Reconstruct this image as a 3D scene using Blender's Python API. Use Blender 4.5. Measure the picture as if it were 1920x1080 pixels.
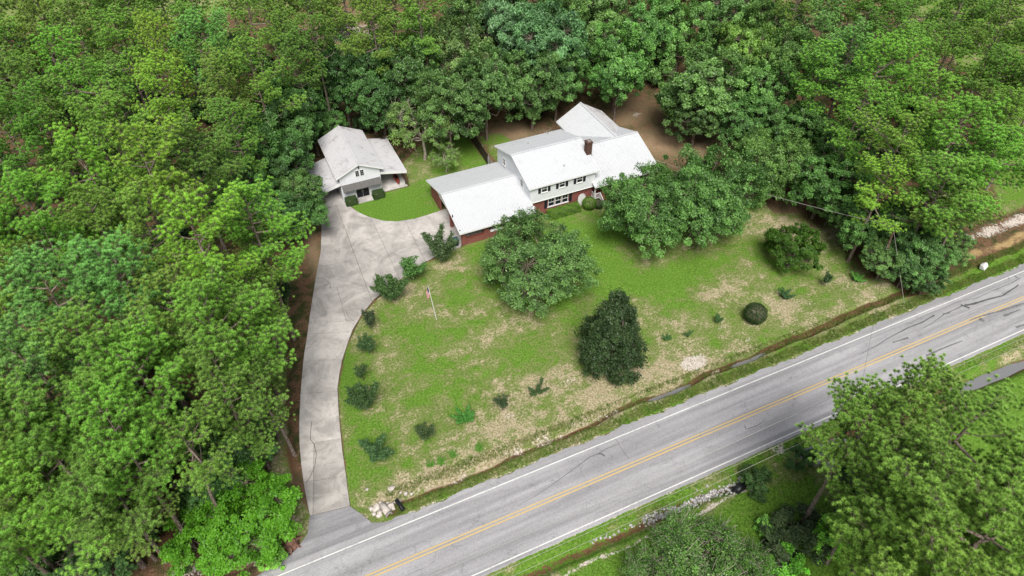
import bpy, bmesh, math, random
import numpy as np
from mathutils import Vector, Matrix

# ------------------------------------------------------------------ scene, camera, light
for o in list(bpy.data.objects): bpy.data.objects.remove(o, do_unlink=True)
S = bpy.context.scene
C = S.collection
R_ = math.radians
CAM_H, PITCH, AZ, FOC = 54.0, R_(44), R_(24.5), 1280.0     # metres, degrees, photo pixels at 1920 wide
cd = bpy.data.cameras.new('camera'); cam = bpy.data.objects.new('camera', cd); C.objects.link(cam)
cd.sensor_width = 36.0; cd.lens = 36.0 * FOC / 1920.0; cd.clip_start = 0.5; cd.clip_end = 6000
cam.location = (0, 0, CAM_H); cam.rotation_euler = (R_(90) - PITCH, 0, -AZ)
S.camera = cam
S.render.resolution_x, S.render.resolution_y = 1024, 576

SUN_EL, SUN_AZ = R_(57), R_(200)           # azimuth clockwise from +Y
W = bpy.data.worlds.new('World'); S.world = W; W.use_nodes = True
nt = W.node_tree; bg = nt.nodes['Background']
sky = nt.nodes.new('ShaderNodeTexSky'); sky.sky_type = 'NISHITA'; sky.sun_disc = False
sky.sun_elevation = SUN_EL; sky.sun_rotation = SUN_AZ; sky.dust_density = 3.0; sky.air_density = 1.2
hs = nt.nodes.new('ShaderNodeHueSaturation'); hs.inputs['Saturation'].default_value = 0.45
nt.links.new(sky.outputs[0], hs.inputs['Color']); nt.links.new(hs.outputs[0], bg.inputs[0]); bg.inputs[1].default_value = 0.08
sd = bpy.data.lights.new('sun', 'SUN'); sd.energy = 3.5; sd.angle = R_(30); sd.color = (1.0, 0.96, 0.9)
sun = bpy.data.objects.new('sun', sd); C.objects.link(sun)
sun.rotation_euler = (R_(90) - SUN_EL, 0, math.pi - SUN_AZ)
S.view_settings.view_transform = 'Standard'; S.view_settings.look = 'None'
S.view_settings.exposure = 0.28; S.view_settings.gamma = 1.0; S.view_settings.use_curve_mapping = False

# ------------------------------------------------------------------ pixel -> ground
_hf = np.array([math.sin(AZ), math.cos(AZ), 0.0]); _z = np.array([0, 0, 1.0])
_R = np.array([math.cos(AZ), -math.sin(AZ), 0.0])
_W = _hf * math.cos(PITCH) - _z * math.sin(PITCH); _U = _hf * math.sin(PITCH) + _z * math.cos(PITCH)
def G(x, y, z=0.0):
    d = _R * (x - 960) / FOC + _U * (540 - y) / FOC + _W
    p = d * ((z - CAM_H) / d[2]); return np.array([p[0], p[1], z])
def PX(p):
    v = np.array(p) - np.array([0, 0, CAM_H]); w = v @ _W
    return 960 + FOC * (v @ _R) / w, 540 - FOC * (v @ _U) / w
rng = np.random.default_rng(7)
random.seed(7)

# ------------------------------------------------------------------ materials
MAT = {}
class NT:
    def __init__(s, name):
        s.m = bpy.data.materials.new(name); s.m.use_nodes = True; s.t = s.m.node_tree; s.t.nodes.clear()
        s.out = s.n('ShaderNodeOutputMaterial'); MAT[name] = s.m
    def n(s, typ, **k):
        x = s.t.nodes.new(typ)
        for a, b in k.items():
            if isinstance(b, (int, float, str, bool)) and hasattr(x, a): setattr(x, a, b)
        return x
    def l(s, a, b): s.t.links.new(a, b)
    def coord(s): return s.n('ShaderNodeTexCoord').outputs['Object']
    def geo(s): return s.n('ShaderNodeNewGeometry').outputs['Position']
    def scale(s, vec, sc):
        x = s.n('ShaderNodeMapping'); x.inputs['Scale'].default_value = sc; s.l(vec, x.inputs[0]); return x.outputs[0]
    def noise(s, vec, scale, detail=4, rough=0.6, dist=0.0):
        x = s.n('ShaderNodeTexNoise'); x.inputs['Scale'].default_value = scale; x.inputs['Detail'].default_value = detail
        x.inputs['Roughness'].default_value = rough; x.inputs['Distortion'].default_value = dist
        s.l(vec, x.inputs['Vector']); return x.outputs['Fac']
    def ramp(s, f, lo, hi):
        x = s.n('ShaderNodeMapRange'); x.inputs[1].default_value = lo; x.inputs[2].default_value = hi
        x.interpolation_type = 'SMOOTHSTEP'; s.l(f, x.inputs[0]); return x.outputs[0]
    def math(s, op, a, b=None, c=None):
        x = s.n('ShaderNodeMath'); x.operation = op
        for i, v in enumerate((a, b, c)):
            if v is None: continue
            if isinstance(v, (int, float)): x.inputs[i].default_value = v
            else: s.l(v, x.inputs[i])
        return x.outputs[0]
    def mix(s, f, a, b, blend='MIX'):
        x = s.n('ShaderNodeMix'); x.data_type = 'RGBA'; x.blend_type = blend
        for sock, v in ((x.inputs[0], f), (x.inputs[6], a), (x.inputs[7], b)):
            if isinstance(v, (int, float)): sock.default_value = v
            elif isinstance(v, tuple): sock.default_value = (*v, 1)
            else: s.l(v, sock)
        return x.outputs[2]
    def attr(s, name, out='Fac'):
        x = s.n('ShaderNodeAttribute'); x.attribute_name = name; return x.outputs[out]
    def objcol(s): return s.n('ShaderNodeObjectInfo').outputs['Color']
    def bump(s, h, strength=0.5, dist=0.02):
        x = s.n('ShaderNodeBump'); x.inputs['Strength'].default_value = strength; x.inputs['Distance'].default_value = dist
        s.l(h, x.inputs['Height']); return x.outputs[0]
    def principled(s, col, rough=0.8, spec=0.3, normal=None, metal=0.0):
        b = s.n('ShaderNodeBsdfPrincipled')
        if isinstance(col, tuple): b.inputs['Base Color'].default_value = (*col, 1)
        else: s.l(col, b.inputs['Base Color'])
        if isinstance(rough, (int, float)): b.inputs['Roughness'].default_value = rough
        else: s.l(rough, b.inputs['Roughness'])
        b.inputs['Specular IOR Level'].default_value = spec; b.inputs['Metallic'].default_value = metal
        if normal is not None: s.l(normal, b.inputs['Normal'])
        return b.outputs[0]
    def done(s, sh): s.l(sh, s.out.inputs[0]); return s.m

def simple(name, col, rough=0.7, spec=0.3, var=0.15, scale=3.0, metal=0.0, bump=0.0):
    t = NT(name); n = t.noise(t.geo(), scale, 5)
    f = t.ramp(n, 0.3, 0.7)
    c = t.mix(f, tuple(v * (1 - var) for v in col), tuple(min(1, v * (1 + var)) for v in col))
    return t.done(t.principled(c, rough, spec, t.bump(n, bump, 0.02) if bump else None, metal))

def leafmat(name, dark, light, rough=0.5, spec=0.35, trans=0.3):
    t = NT(name); a = t.attr('tint')
    c = t.mix(a, dark, light); c = t.mix(1.0, c, t.objcol(), 'MULTIPLY')
    p = t.principled(c, rough, spec)
    tr = t.n('ShaderNodeBsdfTranslucent'); t.l(t.mix(1.0, c, (1.15, 1.2, 0.5), 'MULTIPLY'), tr.inputs[0])
    m = t.n('ShaderNodeMixShader'); m.inputs[0].default_value = trans; t.l(p, m.inputs[1]); t.l(tr.outputs[0], m.inputs[2])
    return t.done(m.outputs[0])

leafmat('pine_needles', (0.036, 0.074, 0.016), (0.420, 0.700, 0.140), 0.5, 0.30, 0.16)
leafmat('oak_leaves', (0.040, 0.095, 0.026), (0.260, 0.480, 0.130), 0.45, 0.45, 0.28)
leafmat('bright_leaves', (0.065, 0.170, 0.018), (0.140, 0.310, 0.035), 0.5, 0.35, 0.35)
leafmat('magnolia_leaves', (0.013, 0.034, 0.010), (0.066, 0.120, 0.038), 0.48, 0.35, 0.10)
leafmat('dark_leaves', (0.026, 0.055, 0.017), (0.135, 0.225, 0.075), 0.5, 0.35, 0.15)
leafmat('box_leaves', (0.030, 0.065, 0.016), (0.100, 0.160, 0.040), 0.5, 0.35, 0.2)
leafmat('grass_blades', (0.080, 0.180, 0.020), (0.300, 0.300, 0.110), 0.7, 0.15, 0.3)

t = NT('bark'); p_ = t.scale(t.coord(), (6, 6, 1.2)); n = t.noise(p_, 2.0, 6, 0.7)
t.done(t.principled(t.mix(t.ramp(n, .35, .65), (0.075, 0.052, 0.040), (0.36, 0.29, 0.245)), 0.9, 0.1, t.bump(n, .8, .05)))
simple('pale_wood', (0.42, 0.36, 0.31), 0.9, 0.1, 0.25, 4)

# ground: forest floor, lawn (lush .. dry), bare sand, ditch clay, orange straw; masks are vertex attributes
t = NT('ground_cover'); P = t.geo()
n_big = t.noise(P, 0.16, 6, 0.62, 0.6); n_mid = t.noise(P, 0.75, 6, 0.68, 0.4); n_fine = t.noise(P, 5.0, 6, 0.75); n_gr = t.noise(P, 22.0, 3, 0.7)
P2 = t.scale(P, (0.5, 2.2, 1.0)); n_str = t.noise(P2, 0.9, 5, 0.65, 0.5)
def jit(a, amt, n=n_mid): return t.math('ADD', a, t.math('MULTIPLY', t.math('SUBTRACT', n, 0.5), amt))
m_lawn = t.ramp(jit(t.attr('lawn'), .9), .35, .65)
dry = t.attr('dry'); lush = t.attr('lush')
dd = t.math('ADD', dry, t.math('MULTIPLY', t.math('SUBTRACT', n_big, .5), 2.1))
dd = t.math('ADD', dd, t.math('MULTIPLY', t.math('SUBTRACT', n_mid, .5), 2.2))
dd = t.math('ADD', dd, t.math('MULTIPLY', t.math('SUBTRACT', n_fine, .5), 1.3))
dd = t.math('ADD', dd, t.math('MULTIPLY', t.math('SUBTRACT', n_str, .5), 0.7))
dd = t.math('SUBTRACT', dd, lush)
g_lush = t.mix(t.ramp(n_fine, .3, .7), (0.072, 0.175, 0.014), (0.215, 0.385, 0.060))
g_mid = t.mix(t.ramp(n_fine, .3, .7), (0.130, 0.190, 0.045), (0.290, 0.340, 0.115))
g_dry = t.mix(t.ramp(n_fine, .3, .7), (0.235, 0.205, 0.095), (0.690, 0.580, 0.410))
lawn = t.mix(t.ramp(dd, .0, .40), g_lush, g_mid); lawn = t.mix(t.ramp(dd, .42, .95), lawn, g_dry)
straw = t.mix(t.ramp(n_fine, .3, .72), (0.100, 0.056, 0.032), (0.330, 0.195, 0.120))
straw = t.mix(t.ramp(n_mid, .40, .62), straw, t.mix(n_fine, (0.030, 0.045, 0.014), (0.085, 0.100, 0.034)))
straw = t.mix(t.math('MULTIPLY', t.attr('tan'), t.ramp(n_mid, .12, .55)), straw, t.mix(n_fine, (0.29, 0.185, 0.105), (0.57, 0.425, 0.275)))
col = t.mix(m_lawn, straw, lawn)
clay = t.mix(t.ramp(n_fine, .3, .7), (0.050, 0.028, 0.018), (0.230, 0.120, 0.068))
col = t.mix(t.ramp(jit(jit(t.attr('clay'), 1.5, n_fine), .8), .4, .62), col, clay)
orange = t.mix(t.ramp(n_fine, .25, .75), (0.30, 0.20, 0.08), (0.66, 0.48, 0.25))
col = t.mix(t.ramp(jit(t.attr('orange'), .9), .4, .65), col, orange)
sand = t.mix(t.ramp(n_fine, .3, .7), (0.50, 0.40, 0.31), (0.86, 0.80, 0.74))
sm = t.math('ADD', jit(t.attr('sand'), 1.0), t.math('MULTIPLY', t.math('SUBTRACT', n_fine, .5), 1.0))
col = t.mix(t.ramp(sm, .46, .68), col, sand)
grit = t.mix(t.ramp(n_gr, .38, .62), (0.62, 0.62, 0.62), (1.25, 1.25, 1.25)); col = t.mix(0.75, col, grit, 'MULTIPLY')
hgt = t.math('ADD', t.math('MULTIPLY', n_fine, 1.0), t.math('MULTIPLY', n_gr, .6))
t.done(t.principled(col, 0.95, 0.08, t.bump(hgt, .9, .12)))

# asphalt
def asphalt(name, base, patch):
    t = NT(name); P = t.geo(); nb = t.noise(t.scale(P, (.05, 1.15, 1)), 1.0, 5, .6, .5); nf = t.noise(P, 9, 5, .8); ng = t.noise(P, 45, 2, .8)
    nm = t.noise(P, .35, 5, .6)
    c = t.mix(t.ramp(nb, .3, .72), tuple(v * .76 for v in base), tuple(v * 1.17 for v in base))
    c = t.mix(t.math('MULTIPLY', t.ramp(nm, .5, .8), patch), c, tuple(v * .62 for v in base))
    c = t.mix(.85, c, t.mix(t.ramp(nf, .3, .7), (.80, .80, .80), (1.16, 1.16, 1.16)), 'MULTIPLY')
    c = t.mix(.8, c, t.mix(t.ramp(ng, .35, .65), (.74, .74, .74), (1.22, 1.22, 1.22)), 'MULTIPLY')
    v = t.n('ShaderNodeTexVoronoi'); v.feature = 'DISTANCE_TO_EDGE'; v.inputs['Scale'].default_value = .42
    w = t.n('ShaderNodeVectorMath'); w.operation = 'ADD'; t.l(P, w.inputs[0])
    nz = t.n('ShaderNodeTexNoise'); nz.inputs['Scale'].default_value = 1.1; nz.inputs['Detail'].default_value = 5; t.l(P, nz.inputs['Vector']); 
    sc = t.n('ShaderNodeVectorMath'); sc.operation = 'SCALE'; sc.inputs['Scale'].default_value = 1.6; t.l(nz.outputs['Color'], sc.inputs[0]); t.l(sc.outputs[0], w.inputs[1])
    t.l(w.outputs[0], v.inputs['Vector'])
    crack = t.math('MULTIPLY', t.math('SUBTRACT', 1.0, t.ramp(v.outputs['Distance'], .004, .016)), t.ramp(nm, .46, .62))
    c = t.mix(t.math('MULTIPLY', crack, .45), c, tuple(v * .3 for v in base))
    t.done(t.principled(c, .9, .15, t.bump(t.math('ADD', nf, ng), .35, .02)))
asphalt('asphalt', (0.365, 0.357, 0.372), .45)
asphalt('apron_asphalt', (0.300, 0.295, 0.310), .8)
simple('tar', (0.110, 0.107, 0.112), .7, .3, .3, 6)
simple('tyre_rubber', (0.170, 0.166, 0.172), .8, .2, .35, 5)
def worn_paint(name, col, under):
    t = NT(name); P = t.geo(); n = t.noise(P, 7, 5, .75); n2 = t.noise(P, .6, 3)
    f = t.ramp(t.math('ADD', n, t.math('MULTIPLY', n2, .4)), .52, .70)
    t.done(t.principled(t.mix(f, under, col), .7, .3))
worn_paint('white_line', (0.70, 0.70, 0.68), (0.46, 0.45, 0.45))
worn_paint('yellow_line', (0.60, 0.43, 0.17), (0.44, 0.37, 0.25))
# concrete
def concrete(name, base, stain):
    t = NT(name); P = t.geo(); a = t.noise(P, .38, 6, .65, .8); b = t.noise(P, 2.2, 6, .75); c_ = t.noise(P, 16, 3, .8)
    c = t.mix(t.ramp(a, .35, .68), tuple(v * 1.06 for v in base), tuple(v * stain for v in base))
    c = t.mix(t.ramp(b, .50, .78), c, tuple(v * .55 for v in base))
    c = t.mix(t.ramp(b, .12, .36), tuple(min(1, v * 1.35) for v in base), c)
    c = t.mix(.7, c, t.mix(t.ramp(c_, .35, .65), (.82,) * 3, (1.12,) * 3), 'MULTIPLY')
    c = t.mix(1.0, c, t.objcol(), 'MULTIPLY')
    t.done(t.principled(c, .9, .15, t.bump(t.math('ADD', b, c_), .3, .02)))
concrete('concrete', (0.555, 0.530, 0.508), .64)
simple('rubble', (0.52, 0.47, 0.43), .9, .15, .3, 3, bump=.5)
simple('rock', (0.46, 0.445, 0.44), .9, .15, .45, 2.5, bump=.5)
simple('soil_joint', (0.10, 0.085, 0.065), .95, .1, .3, 8)
# building
t = NT('brick'); P = t.coord(); sx = t.n('ShaderNodeSeparateXYZ'); t.l(P, sx.inputs[0])
cb = t.n('ShaderNodeCombineXYZ'); t.l(t.math('ADD', sx.outputs[0], sx.outputs[1]), cb.inputs[0]); t.l(sx.outputs[2], cb.inputs[1])
b = t.n('ShaderNodeTexBrick'); b.inputs['Scale'].default_value = 1.0; b.inputs['Brick Width'].default_value = .22; b.inputs['Row Height'].default_value = .075
b.inputs['Mortar Size'].default_value = .010; b.inputs['Color1'].default_value = (0.20, 0.040, 0.032, 1); b.inputs['Color2'].default_value = (0.30, 0.075, 0.055, 1)
b.inputs['Mortar'].default_value = (0.30, 0.20, 0.17, 1); t.l(cb.outputs[0], b.inputs['Vector'])
n = t.noise(P, 1.2, 4); t.done(t.principled(t.mix(.6, b.outputs[0], t.mix(n, (.6,) * 3, (1.2,) * 3), 'MULTIPLY'), .9, .15, t.bump(b.outputs['Fac'], -.4, .01)))
t = NT('siding'); P = t.coord(); sx = t.n('ShaderNodeSeparateXYZ'); t.l(P, sx.inputs[0])
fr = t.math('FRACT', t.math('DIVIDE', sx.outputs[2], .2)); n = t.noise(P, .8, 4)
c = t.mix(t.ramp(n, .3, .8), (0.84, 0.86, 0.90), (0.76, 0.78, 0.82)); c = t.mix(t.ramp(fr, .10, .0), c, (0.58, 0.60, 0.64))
t.done(t.principled(c, .55, .35, t.bump(fr, .5, .02)))
def metalroof(name, clean, grime, amt):
    t = NT(name); P = t.coord(); a = t.noise(P, .45, 6, .7, .3); b = t.noise(P, 2.5, 5, .75)
    f = t.math('MULTIPLY', t.ramp(t.math('ADD', a, t.math('MULTIPLY', t.math('SUBTRACT', b, .5), .6)), .48, .82), amt)
    t.done(t.principled(t.mix(f, clean, grime), .6, .15))
metalroof('white_metal_roof', (0.55, 0.565, 0.585), (0.42, 0.435, 0.455), .6)
metalroof('grimy_metal_roof', (0.53, 0.525, 0.545), (0.24, 0.215, 0.21), .9)
simple('white_trim', (0.80, 0.80, 0.80), .5, .3, .05)
simple('shutter_black', (0.016, 0.018, 0.026), .5, .4, .2)
simple('dark_opening', (0.012, 0.012, 0.014), .6, .2, .2)
simple('wood_dark', (0.075, 0.055, 0.042), .85, .15, .4, 5)
simple('wood_grey', (0.26, 0.235, 0.22), .85, .15, .35, 5)
simple('pole_wood', (0.17, 0.115, 0.075), .9, .1, .5, 3)
simple('shingle', (0.125, 0.120, 0.115), .95, .1, .4, 14, bump=.2)
simple('dark_brick', (0.110, 0.062, 0.048), .9, .1, .45, 7, bump=.3)
simple('galvanised', (0.50, 0.51, 0.52), .45, .4, .15, 3, .4)
simple('wire_metal', (0.42, 0.40, 0.37), .6, .3, .05)
simple('wire_black', (0.06, 0.06, 0.06), .6, .3, .05)
simple('plastic_black', (0.014, 0.015, 0.018), .4, .4, .1)
simple('bin_green', (0.012, 0.030, 0.036), .45, .4, .15)
simple('bin_lid', (0.035, 0.090, 0.120), .45, .4, .2)
simple('kayak_red', (0.26, 0.050, 0.035), .45, .4, .15)
simple('porch_brick', (0.20, 0.060, 0.045), .9, .1, .3, 6)
simple('flag_red', (0.50, 0.05, 0.06), .8, .1, .1); simple('flag_white', (0.80, 0.78, 0.76), .8, .1, .05); simple('flag_blue', (0.03, 0.04, 0.16), .8, .1, .1)
simple('bag_white', (0.78, 0.76, 0.76), .6, .3, .12, 6)
simple('box_grey', (0.62, 0.66, 0.68), .5, .3, .1)
simple('stump_brown', (0.21, 0.115, 0.085), .95, .1, .5, 3, bump=.8)
simple('terracotta', (0.40, 0.11, 0.05), .7, .2, .2)
t = NT('window_glass'); t.done(t.principled((0.018, 0.022, 0.028), .08, .5))
t = NT('ditch_water'); n = t.noise(t.geo(), 2.0, 3); t.done(t.principled((0.20, 0.20, 0.21), .08, .5, t.bump(n, .08, .02)))

# ------------------------------------------------------------------ mesh helpers
def np_mesh(name, V, F, mat, tint=None, smooth=False):
    V = np.asarray(V, np.float32); F = np.asarray(F, np.int32); m, k = F.shape
    me = bpy.data.meshes.new(name); me.vertices.add(len(V)); me.vertices.foreach_set('co', V.ravel())
    me.loops.add(m * k); me.loops.foreach_set('vertex_index', F.ravel())
    me.polygons.add(m); me.polygons.foreach_set('loop_start', np.arange(0, m * k, k, dtype=np.int32))
    if smooth: me.polygons.foreach_set('use_smooth', np.ones(m, bool))
    if tint is not None:
        a = me.attributes.new('tint', 'FLOAT', 'POINT'); a.data.foreach_set('value', np.asarray(tint, np.float32))
    me.materials.append(MAT[mat]); me.update(calc_edges=True); return me
def py_mesh(name, V, F, mat, smooth=False):
    me = bpy.data.meshes.new(name); me.from_pydata([tuple(map(float, v)) for v in V], [], F)
    for m in ([mat] if isinstance(mat, str) else mat): me.materials.append(MAT[m])
    if smooth:
        for p in me.polygons: p.use_smooth = True
    me.update(); return me
def link(name, me, parent=None, loc=None):
    o = bpy.data.objects.new(name, me); C.objects.link(o)
    if parent is not None: o.parent = parent
    if loc is not None: o.location = loc
    return o
def tag(o, label, cat, group=None):
    o['label'] = label; o['category'] = cat
    if group: o['group'] = group
    return o
def structure(o): o['kind'] = 'structure'; return o
def stuff(o): o['kind'] = 'stuff'; return o
def thing(name, label, cat, loc=(0, 0, 0), group=None):
    o = bpy.data.objects.new(name, None); C.objects.link(o); o.location = tuple(map(float, loc)); o.empty_display_size = .3
    return tag(o, label, cat, group)
def copy_tree(root):
    r = root.copy(); C.objects.link(r)
    for ch in root.children:
        c = ch.copy(); C.objects.link(c); c.parent = r
        for g in ch.children:
            d = g.copy(); C.objects.link(d); d.parent = c
    return r
BOXF = [(0, 3, 2, 1), (4, 5, 6, 7), (0, 1, 5, 4), (1, 2, 6, 5), (2, 3, 7, 6), (3, 0, 4, 7)]
def box(x0, x1, y0, y1, z0, z1):
    return [(x0, y0, z0), (x1, y0, z0), (x1, y1, z0), (x0, y1, z0), (x0, y0, z1), (x1, y0, z1), (x1, y1, z1), (x0, y1, z1)], list(BOXF)
def cat_(*ms):
    V, F = [], []
    for v, f in ms:
        n = len(V); V += list(v); F += [tuple(i + n for i in q) for q in f]
    return V, F
def tube(pts, rad, sides=8, cap=True):
    pts = [Vector(p) for p in pts]; V, F = [], []
    if not hasattr(rad, '__len__'): rad = [rad] * len(pts)
    for i, p in enumerate(pts):
        d = (pts[min(i + 1, len(pts) - 1)] - pts[max(i - 1, 0)]).normalized()
        a = d.cross(Vector((0, 0, 1)) if abs(d.z) < .9 else Vector((1, 0, 0))).normalized(); b = d.cross(a)
        for k in range(sides):
            an = 2 * math.pi * k / sides; V.append(tuple(p + (a * math.cos(an) + b * math.sin(an)) * rad[i]))
    for i in range(len(pts) - 1):
        for k in range(sides):
            k2 = (k + 1) % sides; F.append((i * sides + k, i * sides + k2, (i + 1) * sides + k2, (i + 1) * sides + k))
    if cap: F.append(tuple(range(sides - 1, -1, -1))); F.append(tuple((len(pts) - 1) * sides + k for k in range(sides)))
    return V, F
def part(parent, name, vf, mat, smooth=False, origin=None):
    """mesh given in world coordinates, parented under a thing (or a part at the thing's origin)"""
    r = parent
    while r.parent: r = r.parent
    L = r.location
    V = [(v[0] - L[0], v[1] - L[1], v[2] - L[2]) for v in vf[0]]
    return link(name, py_mesh(name, V, vf[1], mat, smooth), parent)

# ------------------------------------------------------------------ ground
LINE_UP, LINE_LO, CENTRE = 28.65, 22.28, 25.60
ROAD_UP, ROAD_LO = 29.45, 21.98
DU = [G(*q, -.35)[:2] for q in [(748, 941), (805, 921), (862, 898.6), (927, 872), (968, 852), (1100, 799), (1182, 756), (1265, 731), (1327, 701), (1411, 669), (1467, 645), (1541, 615.5), (1615, 582), (1719, 541)]]
DU = [np.array([DU[0][0] - .8, DU[0][1]])] + DU
DU2 = [np.array(p) for p in ((-60, 31.6), (-30, 31.4), (-12, 31.3), (-6.2, 31.0))]
DL = [G(*q, -.3)[:2] for q in [(1000, 1071), (1096, 1033), (1211, 980), (1268, 951), (1335, 923), (1383, 908)]]
DL = [np.array([-10.0, 20.6])] + DL
DL2 = [G(*q, -.3)[:2] for q in [(1513, 848), (1556, 832), (1700, 770), (1810, 722), (1920, 683)]] + [np.array([110.0, 18.2])]
# driveway outline (photo pixels on the ground)
dl = [(603, 395), (602.5, 430), (601.5, 469), (598, 490), (594, 510), (589, 540), (583.7, 572.6), (576, 629), (570, 665), (563.5, 735), (560.7, 795), (561.5, 835), (564.8, 872), (571, 918), (581, 967.5)]
dr = [(656.5, 949.2), (652, 915), (648, 884), (642, 843), (638, 803), (635, 765), (633, 729.6), (637, 700), (642, 675), (649, 652.6), (660.7, 620), (678.5, 590), (702, 561), (726, 543), (758, 519), (791, 495.5), (820.7, 479), (863.7, 464)]
pts = [G(*q)[:2] for q in dl] + [G(*q)[:2] for q in dr] + [np.array((20.72, 60.3)), np.array((21.6, 60.55)), np.array((21.6, 67.75))]
pts += [G(*q)[:2] for q in [(833, 392.5), (800, 404), (775, 411), (745, 415.5), (720, 414.5), (695, 408), (682, 403), (670, 397), (655, 386), (648, 379)]]
PUDDLES = [(*G(1255, 736, -.5)[:2], 2.6, .5), (*G(1405, 672, -.5)[:2], 2.2, .45), (*G(1533, 843, -.4)[:2], 3.2, 1.3), (*G(1860, 703, -.4)[:2], 6.5, .9)]
def seg_dist(X, Y, poly):
    D = np.full(X.shape, 1e9)
    for a, b in zip(poly[:-1], poly[1:]):
        d = b - a; L = d @ d + 1e-9
        t_ = np.clip(((X - a[0]) * d[0] + (Y - a[1]) * d[1]) / L, 0, 1)
        D = np.minimum(D, np.hypot(X - a[0] - t_ * d[0], Y - a[1] - t_ * d[1]))
    return D
def inside(X, Y, poly):
    r = np.zeros(X.shape, bool); n = len(poly)
    for i in range(n):
        x1, y1 = poly[i][0], poly[i][1]; x2, y2 = poly[(i + 1) % n][0], poly[(i + 1) % n][1]
        if abs(y2 - y1) < 1e-9: continue
        c = ((y1 > Y) != (y2 > Y)) & (X < (x2 - x1) * (Y - y1) / (y2 - y1) + x1); r ^= c
    return r
def polymask(X, Y, poly, w):
    poly = [np.array(p[:2]) for p in poly]
    d = seg_dist(X, Y, poly + [poly[0]]); s = np.where(inside(X, Y, poly), d, -d)
    return np.clip(.5 + s / (2 * w), 0, 1)
def blob(X, Y, px, py, rx, ry):
    """soft patch: centre in photo pixels on the ground, radii in metres along and across the road"""
    c = G(px, py); return np.exp(-(((X - c[0]) / rx) ** 2 + ((Y - c[1]) / ry) ** 2))
def ground_z(X, Y):
    z = np.zeros(np.shape(X))
    wob = .05 * np.sin(X * 1.7) + .05 * np.sin(X * .63 + 1)
    for poly, depth, w in ((DU, .60, .40), (DU2, .6, .8), (DL, .60, .60), (DL2, .62, .85)):
        d = seg_dist(X, Y + wob, poly); z = z - depth * np.exp(-(d / w) ** 3.4)
    for cx, cy, ln_, wd in PUDDLES: z = z - .22 * np.exp(-(((X - cx) / ln_) ** 2 + ((Y - cy) / wd) ** 2) ** 2)
    z = z - .10 * np.exp(-((Y - 31.0) / 1.6) ** 2) - .10 * np.exp(-((Y - 20.3) / 1.8) ** 2)
    und = .05 * np.sin(X * .31 + Y * .17) + .04 * np.sin(X * .13 - Y * .41) + .02 * np.sin(X * 1.1 + Y * .8)
    far = np.clip((np.abs(Y - 25.7) - 5) / 6, 0, 1); flat = 1 - np.exp(-(np.hypot((X - 22) / 30, (Y - 67) / 14)) ** 4)
    dd_ = seg_dist(np.asarray(X), np.asarray(Y), pts + [pts[0]]); dd_ = np.where(inside(np.asarray(X), np.asarray(Y), pts), 0, dd_); far = far * np.clip((dd_ - .3) / 3, 0, 1)
    return z + und * far * flat * np.clip((X + 60) / 30, 0, 1)
def axis(segs):
    out = []
    for a, b, s in segs: out += list(np.arange(a, b, s))
    return np.array(out + [segs[-1][1]])
gx = axis([(-1800, -300, 300), (-300, -60, 24), (-60, -16, 2), (-16, 92, .45), (92, 130, 2), (130, 330, 20), (330, 1830, 300)])
gy = axis([(-1500, -200, 260), (-200, -20, 20), (-20, 8, 2), (8, 17.5, .5), (17.5, 21.9, .16), (21.9, 29.4, .75), (29.4, 33, .14), (33, 86, .45), (86, 150, 2), (150, 350, 20), (350, 2150, 300)])
GX, GY = np.meshgrid(gx, gy); GZ = ground_z(GX, GY)
def lawn_masks(X, Y):
    front = [G(*q) for q in [(656, 949), (640, 803), (634, 729), (650, 652), (680, 590), (726, 543), (791, 496), (864, 464), (1003, 400), (1130, 380), (1250, 385), (1330, 350), (1400, 350), (1450, 400), (1545, 400), (1580, 440), (1640, 515), (1700, 548)]] + [(66, 30.3), (-.5, 30.3)]
    m = polymask(X, Y, front, .35)
    isl = [G(*q) for q in [(648, 379), (670, 397), (695, 408), (720, 414.5), (745, 415.5), (775, 411), (800, 404), (833, 392.5)]] + [(21, 72), (30.5, 72), (30.5, 83), (25, 85), (19.5, 80), (19, 74.5)]
    m = np.maximum(m, polymask(X, Y, isl, .5))
    m = np.maximum(m, .62 * polymask(X, Y, [(31, 72), (31.5, 83), (36, 82), (38, 74), (36, 72)], 1.0))
    m = np.maximum(m, polymask(X, Y, [(-.2, 29.4), (200, 29.4), (200, 30.6), (66, 30.6), (-.2, 30.7)], .25))      # verge
    m = np.maximum(m, polymask(X, Y, [(66.5, 29.3), (300, 29.3), (300, 32.4), (74, 31.6), (68, 31.4)], .35))
    m = np.maximum(m, polymask(X, Y, [(-7.5, 29.3), (-2.5, 29.4), (-4.6, 36), (-3.6, 44), (-1.2, 55), (1.2, 66), (.2, 66), (-3.5, 52), (-5.5, 42), (-7, 34)], .3) * .75)
    m = np.maximum(m, polymask(X, Y, [(-400, 22.1), (-400, -300), (400, -300), (400, 22.1)], .3))
    m = np.maximum(m, polymask(X, Y, [(86, 37), (300, 37), (300, 130), (150, 130), (112, 62), (92, 44)], 1.5))
    m = np.maximum(m, polymask(X, Y, [(-30, 150), (60, 135), (80, 300), (-200, 300), (-200, 150)], 4))
    return m
LW = lawn_masks(GX, GY)
DRY = np.full(GX.shape, .30); front_zone = (GX > -6) & (GX < 68) & (GY > 29) & (GY < 62)
DRY = np.where(front_zone, .42 + .008 * np.clip(44 - GY, -12, 14), DRY)
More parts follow.
